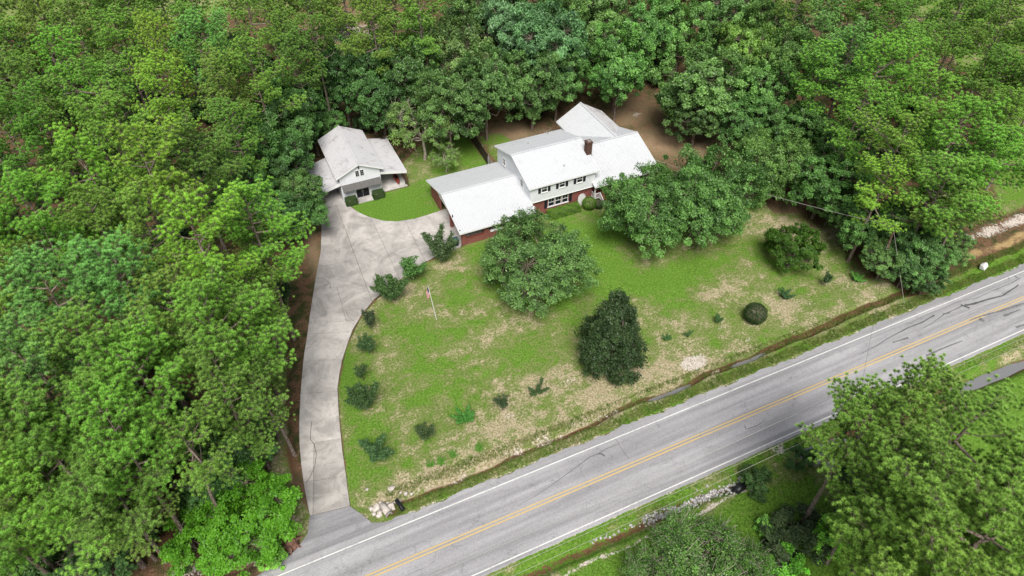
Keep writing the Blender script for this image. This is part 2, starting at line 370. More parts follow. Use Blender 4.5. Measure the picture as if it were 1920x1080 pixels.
for q in [(1060, 740, 6, 2.5, .35), (1180, 740, 7, 1.6, .40), (960, 850, 9, 1.2, .38), (860, 870, 7, 1.5, .25), (1290, 690, 5, 1.5, .25), (1330, 600, 2.2, 1.8, .4), (1410, 610, 3, 1.4, .35), (1480, 570, 4, 1.5, .3), (1390, 500, 4, 2.5, .3),
          (1560, 450, 5, 6, .3), (1490, 410, 6, 4, .25), (820, 580, 1.4, 1.0, .5), (870, 585, 1.6, 1, .35), (900, 640, 3, 1.2, .35), (740, 660, 1.8, 1.6, .45), (770, 680, 2, .8, .4), (830, 740, 1.2, .8, .3), (800, 770, 1.2, .8, .35), (800, 490, 4, 2.2, .35), (880, 490, 3, 1.5, .2), (690, 770, 1.4, .8, .45), (700, 870, 1.5, 1, .3), (1170, 600, 3, 2, .3), (1140, 690, 3, 1.5, .35), (1010, 730, 2, 1, .35), (945, 790, 2.4, 1.5, .45), (780, 900, 4, 1.0, .45), (1480, 920, 2.0, 1.0, .55), (1500, 960, 2.2, .8, .6), (1470, 970, 1.6, .8, .5), (740, 550, 3, 1.2, .4)]:
    DRY += (.62 if q[0] > 940 else .85) * q[4] * blob(GX, GY, *q[:4])
LUSH = np.zeros(GX.shape)
for q in [(1130, 440, 7, 2.6, .75), (1050, 400, 4, 1.6, .5), (1300, 515, 8, 2.2, .65), (1130, 500, 3, 4, .6), (1180, 540, 5, 2, .4), (920, 470, 3, 1.3, .7), (900, 560, 4, 2, .45), (860, 620, 4, 1.2, .35), (720, 395, 6, 4, 1.0), (880, 280, 5, 5, .4), (690, 780, 1.6, 7, .35), (650, 720, .8, 8, .6), (720, 850, 3, 2, .45), (800, 690, 4, 1.5, .3), (870, 720, 5, 1.2, .3), (1000, 650, 4, 2, .3), (1260, 580, 3, 1.5, .3), (1050, 560, 3, 1.5, .45), (640, 660, .9, 3, .5), (1470, 650, 4, 1.0, .2), (1560, 560, 5, 1.0, .3)]:
    LUSH += q[4] * blob(GX, GY, *q[:4])
LUSH += .62 * polymask(GX, GY, [(-60, 19.0), (31, 19.0), (37, 18), (38, -60), (-60, -60)], .4)
LUSH += .55 * polymask(GX, GY, [(52, 18.6), (300, 17), (300, -60), (44, -60)], 1.0)
LUSH += .6 * polymask(GX, GY, [(66.5, 29.3), (300, 29.3), (300, 32.4), (74, 31.6)], .6)
LUSH += .10 * polymask(GX, GY, [(86, 37), (300, 37), (300, 130), (150, 130), (112, 62), (92, 44)], 1.5)
LUSH += .22 * polymask(GX, GY, [(-.2, 29.4), (66, 29.4), (66, 30.6), (-.2, 30.7)], .3)
LUSH += .15 * polymask(GX, GY, [(-60, 22), (300, 22), (300, 20.6), (-60, 20.6)], .3)
wobG = .05 * np.sin(GX * 1.7) + .05 * np.sin(GX * .63 + 1)
CLAY = np.exp(-(seg_dist(GX, GY + wobG, DU) / np.clip(.24 + (GX - 22) * .007, .24, .46)) ** 4) * np.clip(.68 + (GX - 15) * .012, .6, 1.1)
CLAY = np.maximum(CLAY, .60 * np.exp(-(seg_dist(GX, GY + wobG, DL) / .38) ** 4))
CLAY = np.maximum(CLAY, .72 * np.exp(-(seg_dist(GX, GY + wobG, DL2) / .8) ** 4))
CLAY = np.maximum(CLAY, .9 * blob(GX, GY, 1712, 545, 2.2, .8)); CLAY = np.maximum(CLAY, .75 * blob(GX, GY, 1650, 510, 3.5, 1.2))
CLAY = np.maximum(CLAY, .7 * blob(GX, GY, 1600, 470, 1.8, 3)); CLAY = np.maximum(CLAY, .70 * blob(GX, GY, 1535, 405, 4.0, 3.5)); CLAY = np.maximum(CLAY, .66 * blob(GX, GY, 1620, 490, 3, 2.5))
CLAY = np.maximum(CLAY, .7 * blob(GX, GY, 740, 960, 1.3, .6)); CLAY = np.maximum(CLAY, .75 * blob(GX, GY, 545, 1015, 1.2, 1.0))
CLAY = np.maximum(CLAY, .66 * blob(GX, GY, 545, 860, .8, 3.5)); CLAY = np.maximum(CLAY, .62 * blob(GX, GY, 300, 1010, 3, 3))
SAND = np.zeros(GX.shape)
for q in [(1300, 680, 1.2, .75, 1.2), (1345, 690, .8, .3, .6), (1405, 637, .5, .35, .7), (1240, 745, 6, .5, .45), (1130, 775, 6, .5, .5), (1010, 825, 6, .7, .52), (880, 885, 5, .6, .45), (780, 920, 3, .5, .42), (1350, 615, .8, .5, .55), (1335, 590, 1.2, .7, .4), (1410, 610, 1.0, .35, .5), (1470, 560, 1.4, .7, .42), (1530, 565, 2.0, .6, .45), (1070, 715, 2.5, .9, .45), (960, 780, 1.4, 1.0, .45), (1640, 560, .9, .6, .5), (1465, 845, .9, .9, .7), (1025, 245, 2.0, 1.2, .5), (990, 270, 2.2, .8, .45), (1195, 215, 1.0, .8, .6), (1330, 265, 2.0, .8, .45), (450, 1040, 5, .5, .62), (360, 1065, 5, .5, .6), (525, 1030, 1, .4, .5), (1860, 432, 3.5, 1.0, .72), (1905, 415, 4, 1.0, .75), (1820, 445, 2, .8, .6), (640, 60, 5, 5, .75), (700, 60, 4, 6, .6), (1500, 300, 1, 1, .2), (1570, 400, 2, 2, .35), (700, 950, 1.2, .4, .5), (1497, 868, .8, .8, .5)]:
    SAND = np.maximum(SAND, q[4] * blob(GX, GY, *q[:4]) ** .6)
SAND = np.maximum(SAND, .66 * np.exp(-((GY - (19.35 + .15 * np.sin(GX * .9))) / .28) ** 2) * ((GX > 8) & (GX < 31.3)))
SAND = np.maximum(SAND, .52 * np.exp(-((GY - ROAD_UP - .05) / .22) ** 2) * (GX > 1.5)); SAND = np.maximum(SAND, .50 * np.exp(-((GY - ROAD_LO + .02) / .16) ** 2))
SAND = np.maximum(SAND, .45 * np.exp(-((GY - 29.4) / .3) ** 2) * (GX < -5))
ORANGE = np.zeros(GX.shape)
for q in [(1830, 475, 3.5, .8, .62), (1880, 460, 5, .7, .66), (1920, 440, 5, .8, .62), (1720, 543, 1.2, .5, .55)]: ORANGE = np.maximum(ORANGE, q[4] * blob(GX, GY, *q[:4]) ** .6)
TAN = np.zeros(GX.shape)
for q in [(1260, 260, 8, 4, 1.0), (1330, 270, 6, 3, 1.0), (1180, 210, 5, 4, .7), (960, 250, 4, 3, .8), (1560, 430, 4, 5, .7), (1500, 400, 4, 3, .5), (540, 960, 1.5, 4, .8), (590, 480, 1.0, 8, .6), (520, 1040, 3, 1.5, .8), (640, 60, 10, 10, .9), (1640, 40, 14, 10, .5), (1440, 10, 8, 8, .8), (880, 320, 4, 2, .5)]: TAN = np.maximum(TAN, q[4] * blob(GX, GY, *q[:4]))
ny, nx = GX.shape; I = np.arange(nx * ny).reshape(ny, nx)
Fg = np.stack([I[:-1, :-1].ravel(), I[:-1, 1:].ravel(), I[1:, 1:].ravel(), I[1:, :-1].ravel()], 1)
me = np_mesh('ground', np.stack([GX.ravel(), GY.ravel(), GZ.ravel()], 1), Fg, 'ground_cover', smooth=True)
for nm, A in (('lawn', LW), ('dry', DRY), ('lush', LUSH), ('clay', CLAY), ('sand', SAND), ('orange', ORANGE), ('tan', TAN)):
    a = me.attributes.new(nm, 'FLOAT', 'POINT'); a.data.foreach_set('value', A.ravel().astype(np.float32))
structure(link('ground', me))
def gz(x, y): return float(ground_z(np.array([float(x)]), np.array([float(y)]))[0])

# ditch water
def strip(poly, w, z, name, mat, parent=None, n=10):
    poly = [np.array(p) for p in poly]; V, F = [], []
    pts = []
    for a, b in zip(poly[:-1], poly[1:]): pts += [a + (b - a) * k / n for k in range(n)]
    pts.append(poly[-1])
    for i, p in enumerate(pts):
        d = pts[min(i + 1, len(pts) - 1)] - pts[max(i - 1, 0)]; d = d / (np.linalg.norm(d) + 1e-9); nrm = np.array([-d[1], d[0]])
        f = math.sin(math.pi * min(1, (i + .3) / len(pts) * 1.0)) ** .35 if i not in (0,) else .3
        ww = w * f * (1 + .22 * math.sin(i * 1.9) + .15 * math.sin(i * .7)) if w > .2 else w
        V += [(*(p + nrm * ww), z), (*(p - nrm * ww), z)]
        if i: F.append((2 * i - 2, 2 * i - 1, 2 * i + 1, 2 * i))
    return link(name, py_mesh(name, V, F, mat), parent)
for (cx, cy, ln_, wd), z in zip(PUDDLES, (-.765, -.765, -.76, -.745)):
    V = [(cx + ln_ * 1.25 * math.cos(a_), cy + wd * 1.6 * math.sin(a_), z) for a_ in np.linspace(0, 2 * math.pi, 28, endpoint=False)]
    structure(link('ditch_water', py_mesh('ditch_water', V, [tuple(range(28))], 'ditch_water')))

# ------------------------------------------------------------------ road and driveway
xs = np.arange(-130, 260, .35); V, F = [], []
for i, x in enumerate(xs):
    wu = .10 * math.sin(x * .8) + .07 * math.sin(x * 2.3 + 1) + .05 * math.sin(x * 5.1) + random.uniform(-.05, .05)
    wl = .03 * math.sin(x * 1.3) + random.uniform(-.03, .03)
    yu, yl = ROAD_UP + wu, ROAD_LO + wl
    V += [(x, yl - .05, -.05), (x, yl, .035), (x, CENTRE, .085), (x, yu, .035), (x, yu + .05, -.05)]
    if i:
        for k in range(4): F.append((5 * i - 5 + k, 5 * i + k, 5 * i + k + 1, 5 * i - 4 + k))
road = structure(link('road', py_mesh('road', V, F, 'asphalt')))
def road_z(y): return .085 - .05 * abs(y - CENTRE) / 3.7
def line(y0, w, name, mat, x0=-130, x1=259, step=3.0, dz=.004):
    V, F = [], []; xs = np.arange(x0, x1, step)
    for i, x in enumerate(xs):
        V += [(x, y0 - w / 2, road_z(y0 - w / 2) + dz), (x, y0 + w / 2, road_z(y0 + w / 2) + dz)]
        if i: F.append((2 * i - 2, 2 * i, 2 * i + 1, 2 * i - 1))
    return link(name, py_mesh(name, V, F, mat), road)
line(LINE_UP, .11, 'edge_line', 'white_line'); line(LINE_LO, .11, 'edge_line', 'white_line')
line(CENTRE + .15, .12, 'centre_line', 'yellow_line'); line(CENTRE - .15, .12, 'centre_line', 'yellow_line')
def road_mark(pts, w, name, mat, dz=.009):
    P_ = [G(*p, .06)[:2] for p in pts]; V, F = [], []; dense = []
    for a, b in zip(P_[:-1], P_[1:]):
        n = max(2, int(np.linalg.norm(b - a) / .4)); dense += [a + (b - a) * k / n for k in range(n)]
    dense.append(P_[-1])
    for i, p in enumerate(dense):
        d = dense[min(i + 1, len(dense) - 1)] - dense[max(i - 1, 0)]; d /= np.linalg.norm(d) + 1e-9; nr = np.array([-d[1], d[0]])
        f = i / max(1, len(dense) - 1); ww = (w[0] + (w[1] - w[0]) * f) / 2 * random.uniform(.75, 1.2)
        c = p + nr * random.uniform(-.012, .012)
        for s in (1, -1): q = c + nr * ww * s; V.append((q[0], q[1], road_z(q[1]) + dz))
        if i: F.append((2 * i - 2, 2 * i - 1, 2 * i + 1, 2 * i))
    return link(name, py_mesh(name, V, F, mat), road)
def cr(x, y): return (900 + x / 3.6, 700 + y / 3.6)
def cs(x, y): return (1640 + x / 4.5, 480 + y / 4.5)
road_mark([cr(250, 900), cr(420, 800), cr(600, 670), cr(740, 565), cr(800, 541)], (.02, .07), 'crack_seal', 'tar')
road_mark([cr(800, 541), cr(822, 545), cr(842, 560)], (.12, .16), 'crack_seal', 'tar')
road_mark([cr(800, 541), cr(850, 510), cr(930, 478)], (.05, .03), 'crack', 'tar', .011)
road_mark([cr(915, 440), cr(945, 490), cr(975, 540), cr(1005, 580)], (.03, .05), 'crack', 'tar')
road_mark([cr(1372, 595), cr(1385, 625)], (.03, .03), 'crack', 'tar'); road_mark([cr(170, 795), cr(260, 765)], (.03, .02), 'crack', 'tar')
road_mark([cs(-120, 830), cs(0, 765), cs(130, 685), cs(270, 610), cs(400, 560), cs(505, 498)], (.04, .16), 'crack_seal', 'tar')
road_mark([cs(360, 640), cs(480, 570), cs(590, 490), cs(700, 440), cs(740, 420)], (.03, .1), 'crack_seal', 'tar', .012)
road_mark([cs(725, 412), cs(745, 420), cs(800, 440)], (.25, .35), 'tar_patch', 'tar', .014)
road_mark([cs(760, 418), cs(830, 405), cs(960, 365), cs(1080, 335), cs(1215, 245)], (.30, .12), 'crack_seal', 'tar', .016)
road_mark([cs(575, 490), cs(640, 480)], (.18, .1), 'crack_seal', 'tar', .018)
road_mark([cs(800, 545), cs(880, 515), cs(1000, 480), cs(1080, 462)], (.10, .22), 'crack_seal', 'tyre_rubber', .012)
road_mark([cs(880, 530), cs(925, 555)], (.45, .35), 'tar_patch', 'tyre_rubber', .014)
road_mark([cs(1040, 470), cs(1260, 400)], (.30, .20), 'tyre_mark', 'tyre_rubber', .010)
road_mark([cs(435, 842), cs(560, 785), cs(740, 715)], (.24, .10), 'tyre_mark', 'tyre_rubber'); road_mark([cs(1085, 508), cs(1230, 450)], (.26, .14), 'tyre_mark', 'tyre_rubber')
road_mark([cs(1190, 602), cs(1275, 575)], (.3, .2), 'tyre_mark', 'tyre_rubber'); road_mark([cs(150, 730), cs(285, 690)], (.14, .25), 'tyre_mark', 'tyre_rubber')
road_mark([cs(820, 375), cs(1000, 290), cs(1160, 225), cs(1230, 185)], (.05, .10), 'crack_seal', 'tyre_rubber'); road_mark([cs(270, 580), cs(450, 490), cs(700, 385), cs(900, 345)], (.03, .05), 'crack_seal', 'tyre_rubber', .011)
road_mark([cs(1000, 400), cs(900, 430), cs(700, 520)], (.05, .03), 'crack', 'tyre_rubber', .02); road_mark([cs(1180, 165), cs(1205, 185)], (.12, .15), 'tar_patch', 'tar'); road_mark([cs(1125, 180), cs(1140, 195)], (.08, .1), 'tar_patch', 'tar')
def c8(x, y): return (1000 + x / 2.087, 640 + y / 2.087)
road_mark([c8(826, 330), c8(832, 345), c8(875, 330), c8(905, 310)], (.06, .05), 'crack_seal', 'tar')

# asphalt apron joining drive and road
ap = [G(581, 968), G(656.5, 949.8), G(664, 955), G(683, 968), G(697, 981), (1.9, 29.45), (3.2, 29.30), (-9.5, 29.30), (-7.4, 29.55), (-5.6, 30.2), (-4.4, 31.2)]
V = [(p[0], p[1], .041) for p in ap] + [(p[0], p[1], -.12) for p in ap]; n = len(ap)
structure(link('drive_apron', py_mesh('drive_apron', V, [tuple(range(n))[::-1] if False else tuple(range(n - 1, -1, -1))] + [(i, (i + 1) % n, n + (i + 1) % n, n + i) for i in range(n)], 'apron_asphalt')))

drive = structure(thing('driveway', 'long pale concrete driveway', 'driveway')); del drive['category']
bm = bmesh.new(); bm.faces.new([bm.verts.new((p[0], p[1], 0)) for p in pts])
def cut(p, q, cond=None):
    a, b = G(*p), G(*q); d = b - a; no = Vector((-d[1], d[0], 0)).normalized()
    fs = [f for f in bm.faces if cond is None or cond(f.calc_center_median())]
    geom = fs + list({e for f in fs for e in f.edges}) + list({v for f in fs for v in f.verts})
    bmesh.ops.bisect_plane(bm, geom=geom, plane_co=Vector((a[0], a[1], 0)), plane_no=no, dist=1e-5)
def c4(x, y): return (560 + x / 3.375, 380 + y / 3.375)
yj = G(600, 480)[1]
cut(c4(60, 770), c4(370, 745))                                   # foot of the parking court
cut(c4(55, 835), c4(330, 815), lambda c: c.y < G(600, 600)[1])
court = lambda c: c.y > G(600, 612)[1] - .5
cut(c4(260, 75), c4(455, 600), court)                            # long joint of the court
cut(c4(470, 125), c4(600, 400), lambda c: court(c) and c.x > 9)
cut(c4(680, 130), c4(800, 370), lambda c: court(c) and c.x > 12)
cut(c4(130, 410), c4(380, 360), lambda c: court(c) and c.x < 8.2)
cut(c4(110, 560), c4(440, 500), lambda c: court(c) and c.x < 8.2)
cut(c4(90, 735), c4(290, 690), lambda c: court(c) and c.x < 8.2 and c.y < 62)
cut(c4(245, 550), c4(285, 690), lambda c: court(c) and c.x < 7 and c.y < 61)
cut(c4(140, 230), c4(340, 215), lambda c: court(c) and c.x < 9 and c.y > 63)
cut(c4(320, 320), c4(860, 210), lambda c: court(c) and c.x > 8)
low = lambda c: c.y < G(600, 620)[1]
for yy in (700, 760): cut((566, yy - 22), (640, yy - 26), low)
cut((560, 836), (640, 822), low); cut((566, 905), (650, 893), low)
cut((590, 760), (587, 960), lambda c: c.y < G(600, 836)[1])
for f in list(bm.faces):
    c = f.calc_center_median(); vs = [v.co.copy() for v in f.verts]; m = len(vs)
    # shrink the outline a little so the joint shows
    ctr = sum(vs, Vector()) / m; out = []
    nrm = f.normal if f.normal.z > 0 else -f.normal
    for i in range(m):
        a, b_, c2 = vs[i - 1], vs[i], vs[(i + 1) % m]
        e1 = (b_ - a).normalized(); e2 = (c2 - b_).normalized()
        n1 = Vector((-e1.y, e1.x, 0)); n2 = Vector((-e2.y, e2.x, 0)); s = 1 if f.normal.z > 0 else -1
        bis = (n1 + n2); bis = bis.normalized() if bis.length > 1e-4 else n1
        out.append(b_ + bis * s * .022)
    if f.normal.z < 0: out = out[::-1]
    dz = random.uniform(0, .012); z1 = .048 + dz
    V = [(p.x, p.y, z1) for p in out] + [(p.x, p.y, -.14) for p in out]
    o = link('slab', py_mesh('slab', V, [tuple(range(m))] + [((i + 1) % m, i, m + i, m + (i + 1) % m) for i in range(m)], 'concrete'), drive)
    k = .90 if court(c) else (1.12 if c.y > G(600, 820)[1] else 1.05)
    k *= random.uniform(.93, 1.07)
    if low(c) and c.x > -1.8 and c.y < G(600, 836)[1]: k *= .82
    o.color = (k, k * .985, k * .975, 1)
bm.free()
V, F = [(p[0], p[1], .012) for p in pts], [tuple(range(len(pts)))]
link('joint_bed', py_mesh('joint_bed', V, F, 'soil_joint'), drive)
# hair cracks and the tar-filled crack in the lower drive
def drive_crack(ps, w, mat='soil_joint'):
    P_ = [G(*p, .05) for p in ps]; V, F = [], []
    for i, p in enumerate(P_):
        d = P_[min(i + 1, len(P_) - 1)] - P_[max(i - 1, 0)]; d /= np.linalg.norm(d); nr = np.array([-d[1], d[0], 0])
        V += [tuple(p + nr * w + np.array([0, 0, .0135])), tuple(p - nr * w + np.array([0, 0, .0135]))]
        if i: F.append((2 * i - 2, 2 * i - 1, 2 * i + 1, 2 * i))
    link('crack', py_mesh('crack', V, F, mat), drive)
def c5(x, y): return (520 + x / 2.455, 640 + y / 2.455)
drive_crack([c5(158, 370), c5(153, 420), c5(152, 450), c5(170, 475), c5(180, 520), c5(172, 580), c5(150, 625), c5(132, 652)], .022)
drive_crack([c5(165, 410), c5(200, 435), c5(225, 455)], .015, 'pale_wood'); drive_crack([c4(115, 475), c4(165, 485), c4(200, 515), c4(200, 545)], .02)
drive_crack([c4(300, 690), c4(320, 725), c4(355, 755)], .018)

# ------------------------------------------------------------------ the house
def ribbed(e0, e1, r0, pitch=.36, h=.040):
    """ribbed metal sheet: eave e0->e1, ridge side starts at r0 (parallel)"""
    e0, e1, r0 = map(lambda p: Vector(p), (e0, e1, r0)); u = e1 - e0; L = u.length; u = u / L; v = r0 - e0
    n = u.cross(v).normalized()
    if n.z < 0: n = -n
    prof = [(0, 0)]; k = pitch / 2
    while k < L - .05: prof += [(k - .035, 0), (k - .015, h), (k + .015, h), (k + .035, 0)]; k += pitch
    prof.append((L, 0)); V, F = [], []
    for i, (a, b_) in enumerate(prof):
        V += [tuple(e0 + u * a + n * b_), tuple(e0 + u * a + v + n * b_)]
        if i: F.append((2 * i - 2, 2 * i, 2 * i + 1, 2 * i - 1))
    lo = [e0 - n * .07, e1 - n * .07, e1 + v - n * .07, e0 + v - n * .07]
    m = len(V); V += [tuple(p) for p in lo]; F.append((m, m + 3, m + 2, m + 1))
    return V, F
def beam(a, b, w, h):
    a, b = Vector(a), Vector(b); d = (b - a).normalized(); s = d.cross(Vector((0, 0, 1))).normalized() * w / 2; up = s.cross(d).normalized() * h / 2
    V = [tuple(p + i * s + j * up) for p in (a, b) for i, j in ((-1, -1), (1, -1), (1, 1), (-1, 1))]
    return V, [(0, 1, 2, 3), (7, 6, 5, 4), (0, 4, 5, 1), (1, 5, 6, 2), (2, 6, 7, 3), (3, 7, 4, 0)]
def gable_roof(T, x0, x1, yf, yr, ze, zr, mat='white_metal_roof', axis_='x', rib=.36):
    """gable roof with its ridge along x (or y); returns the roof part"""
    if axis_ == 'x':
        ym = (yf + yr) / 2
        A = ribbed((x0, yf, ze), (x1, yf, ze), (x0, ym, zr), rib); B = ribbed((x0, yr, ze), (x1, yr, ze), (x0, ym, zr), rib)
        cor = [((x0, yf, ze), (x1, yf, ze)), ((x0, yr, ze), (x1, yr, ze)), ((x0, yf, ze), (x0, ym, zr)), ((x1, yf, ze), (x1, ym, zr)), ((x0, yr, ze), (x0, ym, zr)), ((x1, yr, ze), (x1, ym, zr))]
        ridge = ((x0, ym, zr), (x1, ym, zr))
    else:
        xm = (x0 + x1) / 2
        A = ribbed((x0, yf, ze), (x0, yr, ze), (xm, yf, zr), rib); B = ribbed((x1, yf, ze), (x1, yr, ze), (xm, yf, zr), rib)
        cor = [((x0, yf, ze), (x0, yr, ze)), ((x1, yf, ze), (x1, yr, ze)), ((x0, yf, ze), (xm, yf, zr)), ((x1, yf, ze), (xm, yf, zr)), ((x0, yr, ze), (xm, yr, zr)), ((x1, yr, ze), (xm, yr, zr))]
        ridge = ((xm, yf, zr), (xm, yr, zr))
    r = part(T, 'roof', cat_(A, B), mat)
    for a, b in cor: part(r, 'fascia', beam((a[0], a[1], a[2] - .10), (b[0], b[1], b[2] - .10), .05, .17), 'white_trim')
    a, b = ridge; part(r, 'ridge_cap', cat_(beam((a[0], a[1], a[2] + .03), (b[0], b[1], b[2] + .03), .26, .03)), mat)
    return r
def window(T, x0, x1, z0, z1, y, facing='y', mull=2, cols=2, sill=True):
    """frame with panes on wall plane y (front) or x (side)"""
    def B(a0, a1, d0, d1, zz0, zz1): return box(a0, a1, y - d1, y - d0, zz0, zz1) if facing == 'y' else box(y - d1, y - d0, a0, a1, zz0, zz1)
    w = part(T, 'window', cat_(B(x0, x1, -.02, .05, z0, z0 + .07), B(x0, x1, -.02, .05, z1 - .07, z1), B(x0, x0 + .07, -.02, .05, z0 + .07, z1 - .07), B(x1 - .07, x1, -.02, .05, z0 + .07, z1 - .07)), 'white_trim')
    zm = (z0 + z1) / 2
    part(w, 'pane', B(x0 + .07, x1 - .07, .0, .012, z0 + .07, zm - .02), 'window_glass'); part(w, 'pane', B(x0 + .07, x1 - .07, .0, .012, zm + .02, z1 - .07), 'window_glass')
    part(w, 'meeting_rail', B(x0 + .07, x1 - .07, -.01, .035, zm - .035, zm + .035), 'white_trim')
    if cols > 1: part(w, 'muntin', B((x0 + x1) / 2 - .012, (x0 + x1) / 2 + .012, .012, .028, zm + .035, z1 - .07), 'white_trim')
    if sill: part(w, 'sill', B(x0 - .05, x1 + .05, .0, .10, z0 - .06, z0 - .002), 'white_trim')
    return w
def shutter(T, x0, x1, z0, z1, y):
    s = part(T, 'shutter', cat_(box(x0, x1, y - .04, y - .002, z0, z1)), 'shutter_black')
    for k in range(3): part(s, 'rail', box(x0 + .01, x1 - .01, y - .055, y - .04, z0 + (z1 - z0) * k * .45 + .02, z0 + (z1 - z0) * k * .45 + .09), 'shutter_black')

house = thing('house', 'white and red brick split-level house with ribbed white metal roofs', 'house', (30.5, 61.3, 0))
T = house
# carport wing on the left
XL, XM, XR, XE = 20.75, 30.45, 39.45, 48.9
part(T, 'brick_wall', box(XL, XL + .22, 67.8, 71.0, 0, 2.45), 'brick'); part(T, 'brick_wall', box(XL, XM, 71.0, 71.22, 0, 2.45), 'brick')
part(T, 'brick_wall', box(XL, XM + .1, 60.1, 60.32, 0, .95), 'brick')
part(T, 'wall_cap', box(XL + .6, 23.6, 60.06, 60.36, .95, 1.0), 'porch_brick'); part(T, 'window_sill', box(24.5, 26.6, 60.02, 60.34, .953, 1.04), 'white_trim'); part(T, 'wall_cap', box(26.9, 29.3, 60.06, 60.36, .95, 1.0), 'porch_brick')
for a, b in ((XL, XL + .55), (23.65, 24.25), (26.62, 26.88), (29.45, 30.3)): part(T, 'brick_pier', box(a, b, 60.095, 60.325, .952, 2.34), 'brick')
part(T, 'carport_beam', box(XL, XM, 60.09, 60.33, 2.34, 2.47), 'white_trim'); part(T, 'carport_beam', box(XL - .002, XL + .2, 60.33, 67.8, 2.22, 2.45), 'white_trim')
part(T, 'brick_pier', box(XL - .003, XL + .35, 63.9, 64.3, .05, 2.22), 'brick')
part(T, 'gable_siding', ([(XL, 60.1, 2.46), (XL, 71.2, 2.46), (XL, 65.6, 3.95), (XL + .1, 60.1, 2.46), (XL + .1, 71.2, 2.46), (XL + .1, 65.6, 3.95)], [(0, 2, 1), (3, 4, 5), (0, 1, 4, 3), (1, 2, 5, 4), (2, 0, 3, 5)]), 'siding')
part(T, 'carport_floor', box(XL + .85, XM, 60.35, 71.0, -.05, .055), 'dark_opening' if False else 'concrete')
part(T, 'ceiling', box(XL + .2, XM - .02, 60.4, 70.9, 2.40, 2.43), 'white_trim')
r = gable_roof(T, 20.35, XM + .02, 59.55, 71.65, 2.42, 4.16)
for q in ((848.5, 406), (862.5, 434.5)):
    p = G(*q, 2.8); zz = 2.42 + (p[1] - 59.55) / 6.05 * 1.74; p = G(*q, zz); part(r, 'roof_vent', tube([(p[0], p[1], zz - .05), (p[0], p[1], zz + .22)], .07, 8), 'plastic_black')
# main block
part(T, 'brick_wall', box(XM, XR, 61.62, 71.4, 0, 2.58), 'brick')
part(T, 'upper_siding', box(XM - .02, XR + .02, 61.28, 71.45, 2.55, 4.95), 'siding')
for X in (XM - .02, XR - .08): part(T, 'gable_siding', ([(X, 61.28, 4.953), (X, 71.45, 4.953), (X, 66.36, 6.5), (X + .1, 61.28, 4.953), (X + .1, 71.45, 4.953), (X + .1, 66.36, 6.5)], [(0, 2, 1), (3, 4, 5), (0, 1, 4, 3), (1, 2, 5, 4), (2, 0, 3, 5)]), 'siding')
part(T, 'skirt_trim', box(XM - .05, XR + .05, 61.24, 61.62, 2.49, 2.547), 'white_trim')
for x in (XM - .03, XR - .07): part(T, 'corner_board', box(x, x + .10, 61.255, 61.278, 2.55, 4.9), 'white_trim')
r = gable_roof(T, 30.12, 40.0, 60.98, 71.78, 4.98, 6.70)
def roof_vent(rf, px, py, front=True, yf=60.98, ym=66.38, ze=4.98, zr=6.70, h=.25):
    z = (ze + zr) / 2
    for _ in range(6):
        p = G(px, py, z); f = (p[1] - yf) / (ym - yf); f = f if f < 1 else 2 - f; z = ze + (zr - ze) * f
    part(rf, 'roof_vent', tube([(p[0], p[1], z - .06), (p[0], p[1], z + h)], .055, 8), 'wood_grey')
roof_vent(r, 1057.5, 312); roof_vent(r, 990, 270); roof_vent(r, 1027, 251)
for a, b, s in ((31.9, 32.75, 0), (34.37, 35.22, 1), (36.85, 37.7, 2)):
    window(T, a, b, 3.75, 4.78, 61.28); shutter(T, a - .42, a - .06, 3.72, 4.80, 61.28); shutter(T, b + .06, b + .42, 3.72, 4.80, 61.28)
for k in range(3): window(T, 33.1 + k * .98, 33.1 + k * .98 + .90, .98, 2.26, 61.62, cols=2, sill=False)
for a in (.86, 2.265): part(T, 'window_trim', box(33.0, 36.1, 61.55, 61.62, a, a + .115), 'white_trim')
shutter(T, 32.58, 32.97, .86, 2.38, 61.62); shutter(T, 36.13, 36.52, .86, 2.38, 61.62)
window(T, 68.75, 69.55, 3.45, 4.45, XM - .02, 'x'); window(T, 63.4, 64.2, 3.45, 4.55, XM - .02, 'x')
# chimney
ch = part(T, 'chimney', box(39.42, 40.12, 63.55, 64.35, 4.5, 7.45), 'dark_brick')
part(ch, 'chimney_cap', cat_(box(39.36, 40.18, 63.49, 64.41, 7.45, 7.58)), 'dark_brick'); part(ch, 'flue', cat_(box(39.55, 39.99, 63.7, 64.2, 7.58, 7.70)), 'wood_grey')
part(ch, 'flashing', box(39.40, 40.14, 63.44, 63.548, 5.3, 5.75), 'plastic_black')
# right wing with porch
PF = .62
part(T, 'brick_wall', box(XR + .003, XE - .3, 62.6, 72.2, 0, 3.05), 'brick')
for X in (XE - .4,): part(T, 'gable_siding', ([(X, 62.6, 3.053), (X, 72.2, 3.053), (X, 66.5, 5.0), (X + .1, 62.6, 3.053), (X + .1, 72.2, 3.053), (X + .1, 66.5, 5.0)], [(0, 2, 1), (3, 4, 5), (0, 1, 4, 3), (1, 2, 5, 4), (2, 0, 3, 5)]), 'siding')
part(T, 'porch_floor', box(39.5, 48.4, 61.0, 62.6, 0, PF), 'porch_brick')
gable_roof(T, 39.15, XE, 60.4, 72.6, 3.02, 5.22)
part(T, 'porch_beam', box(39.4, 48.6, 60.86, 61.0, 2.75, 2.93), 'white_trim')
for x in (39.5, 42.05, 45.0, 48.2): part(T, 'porch_post', cat_(box(x - .07, x + .07, 60.86, 61.0, 0 if x < 40 else PF, 2.75), box(x - .10, x + .10, 60.83, 61.03, PF, PF + .1)), 'white_trim')
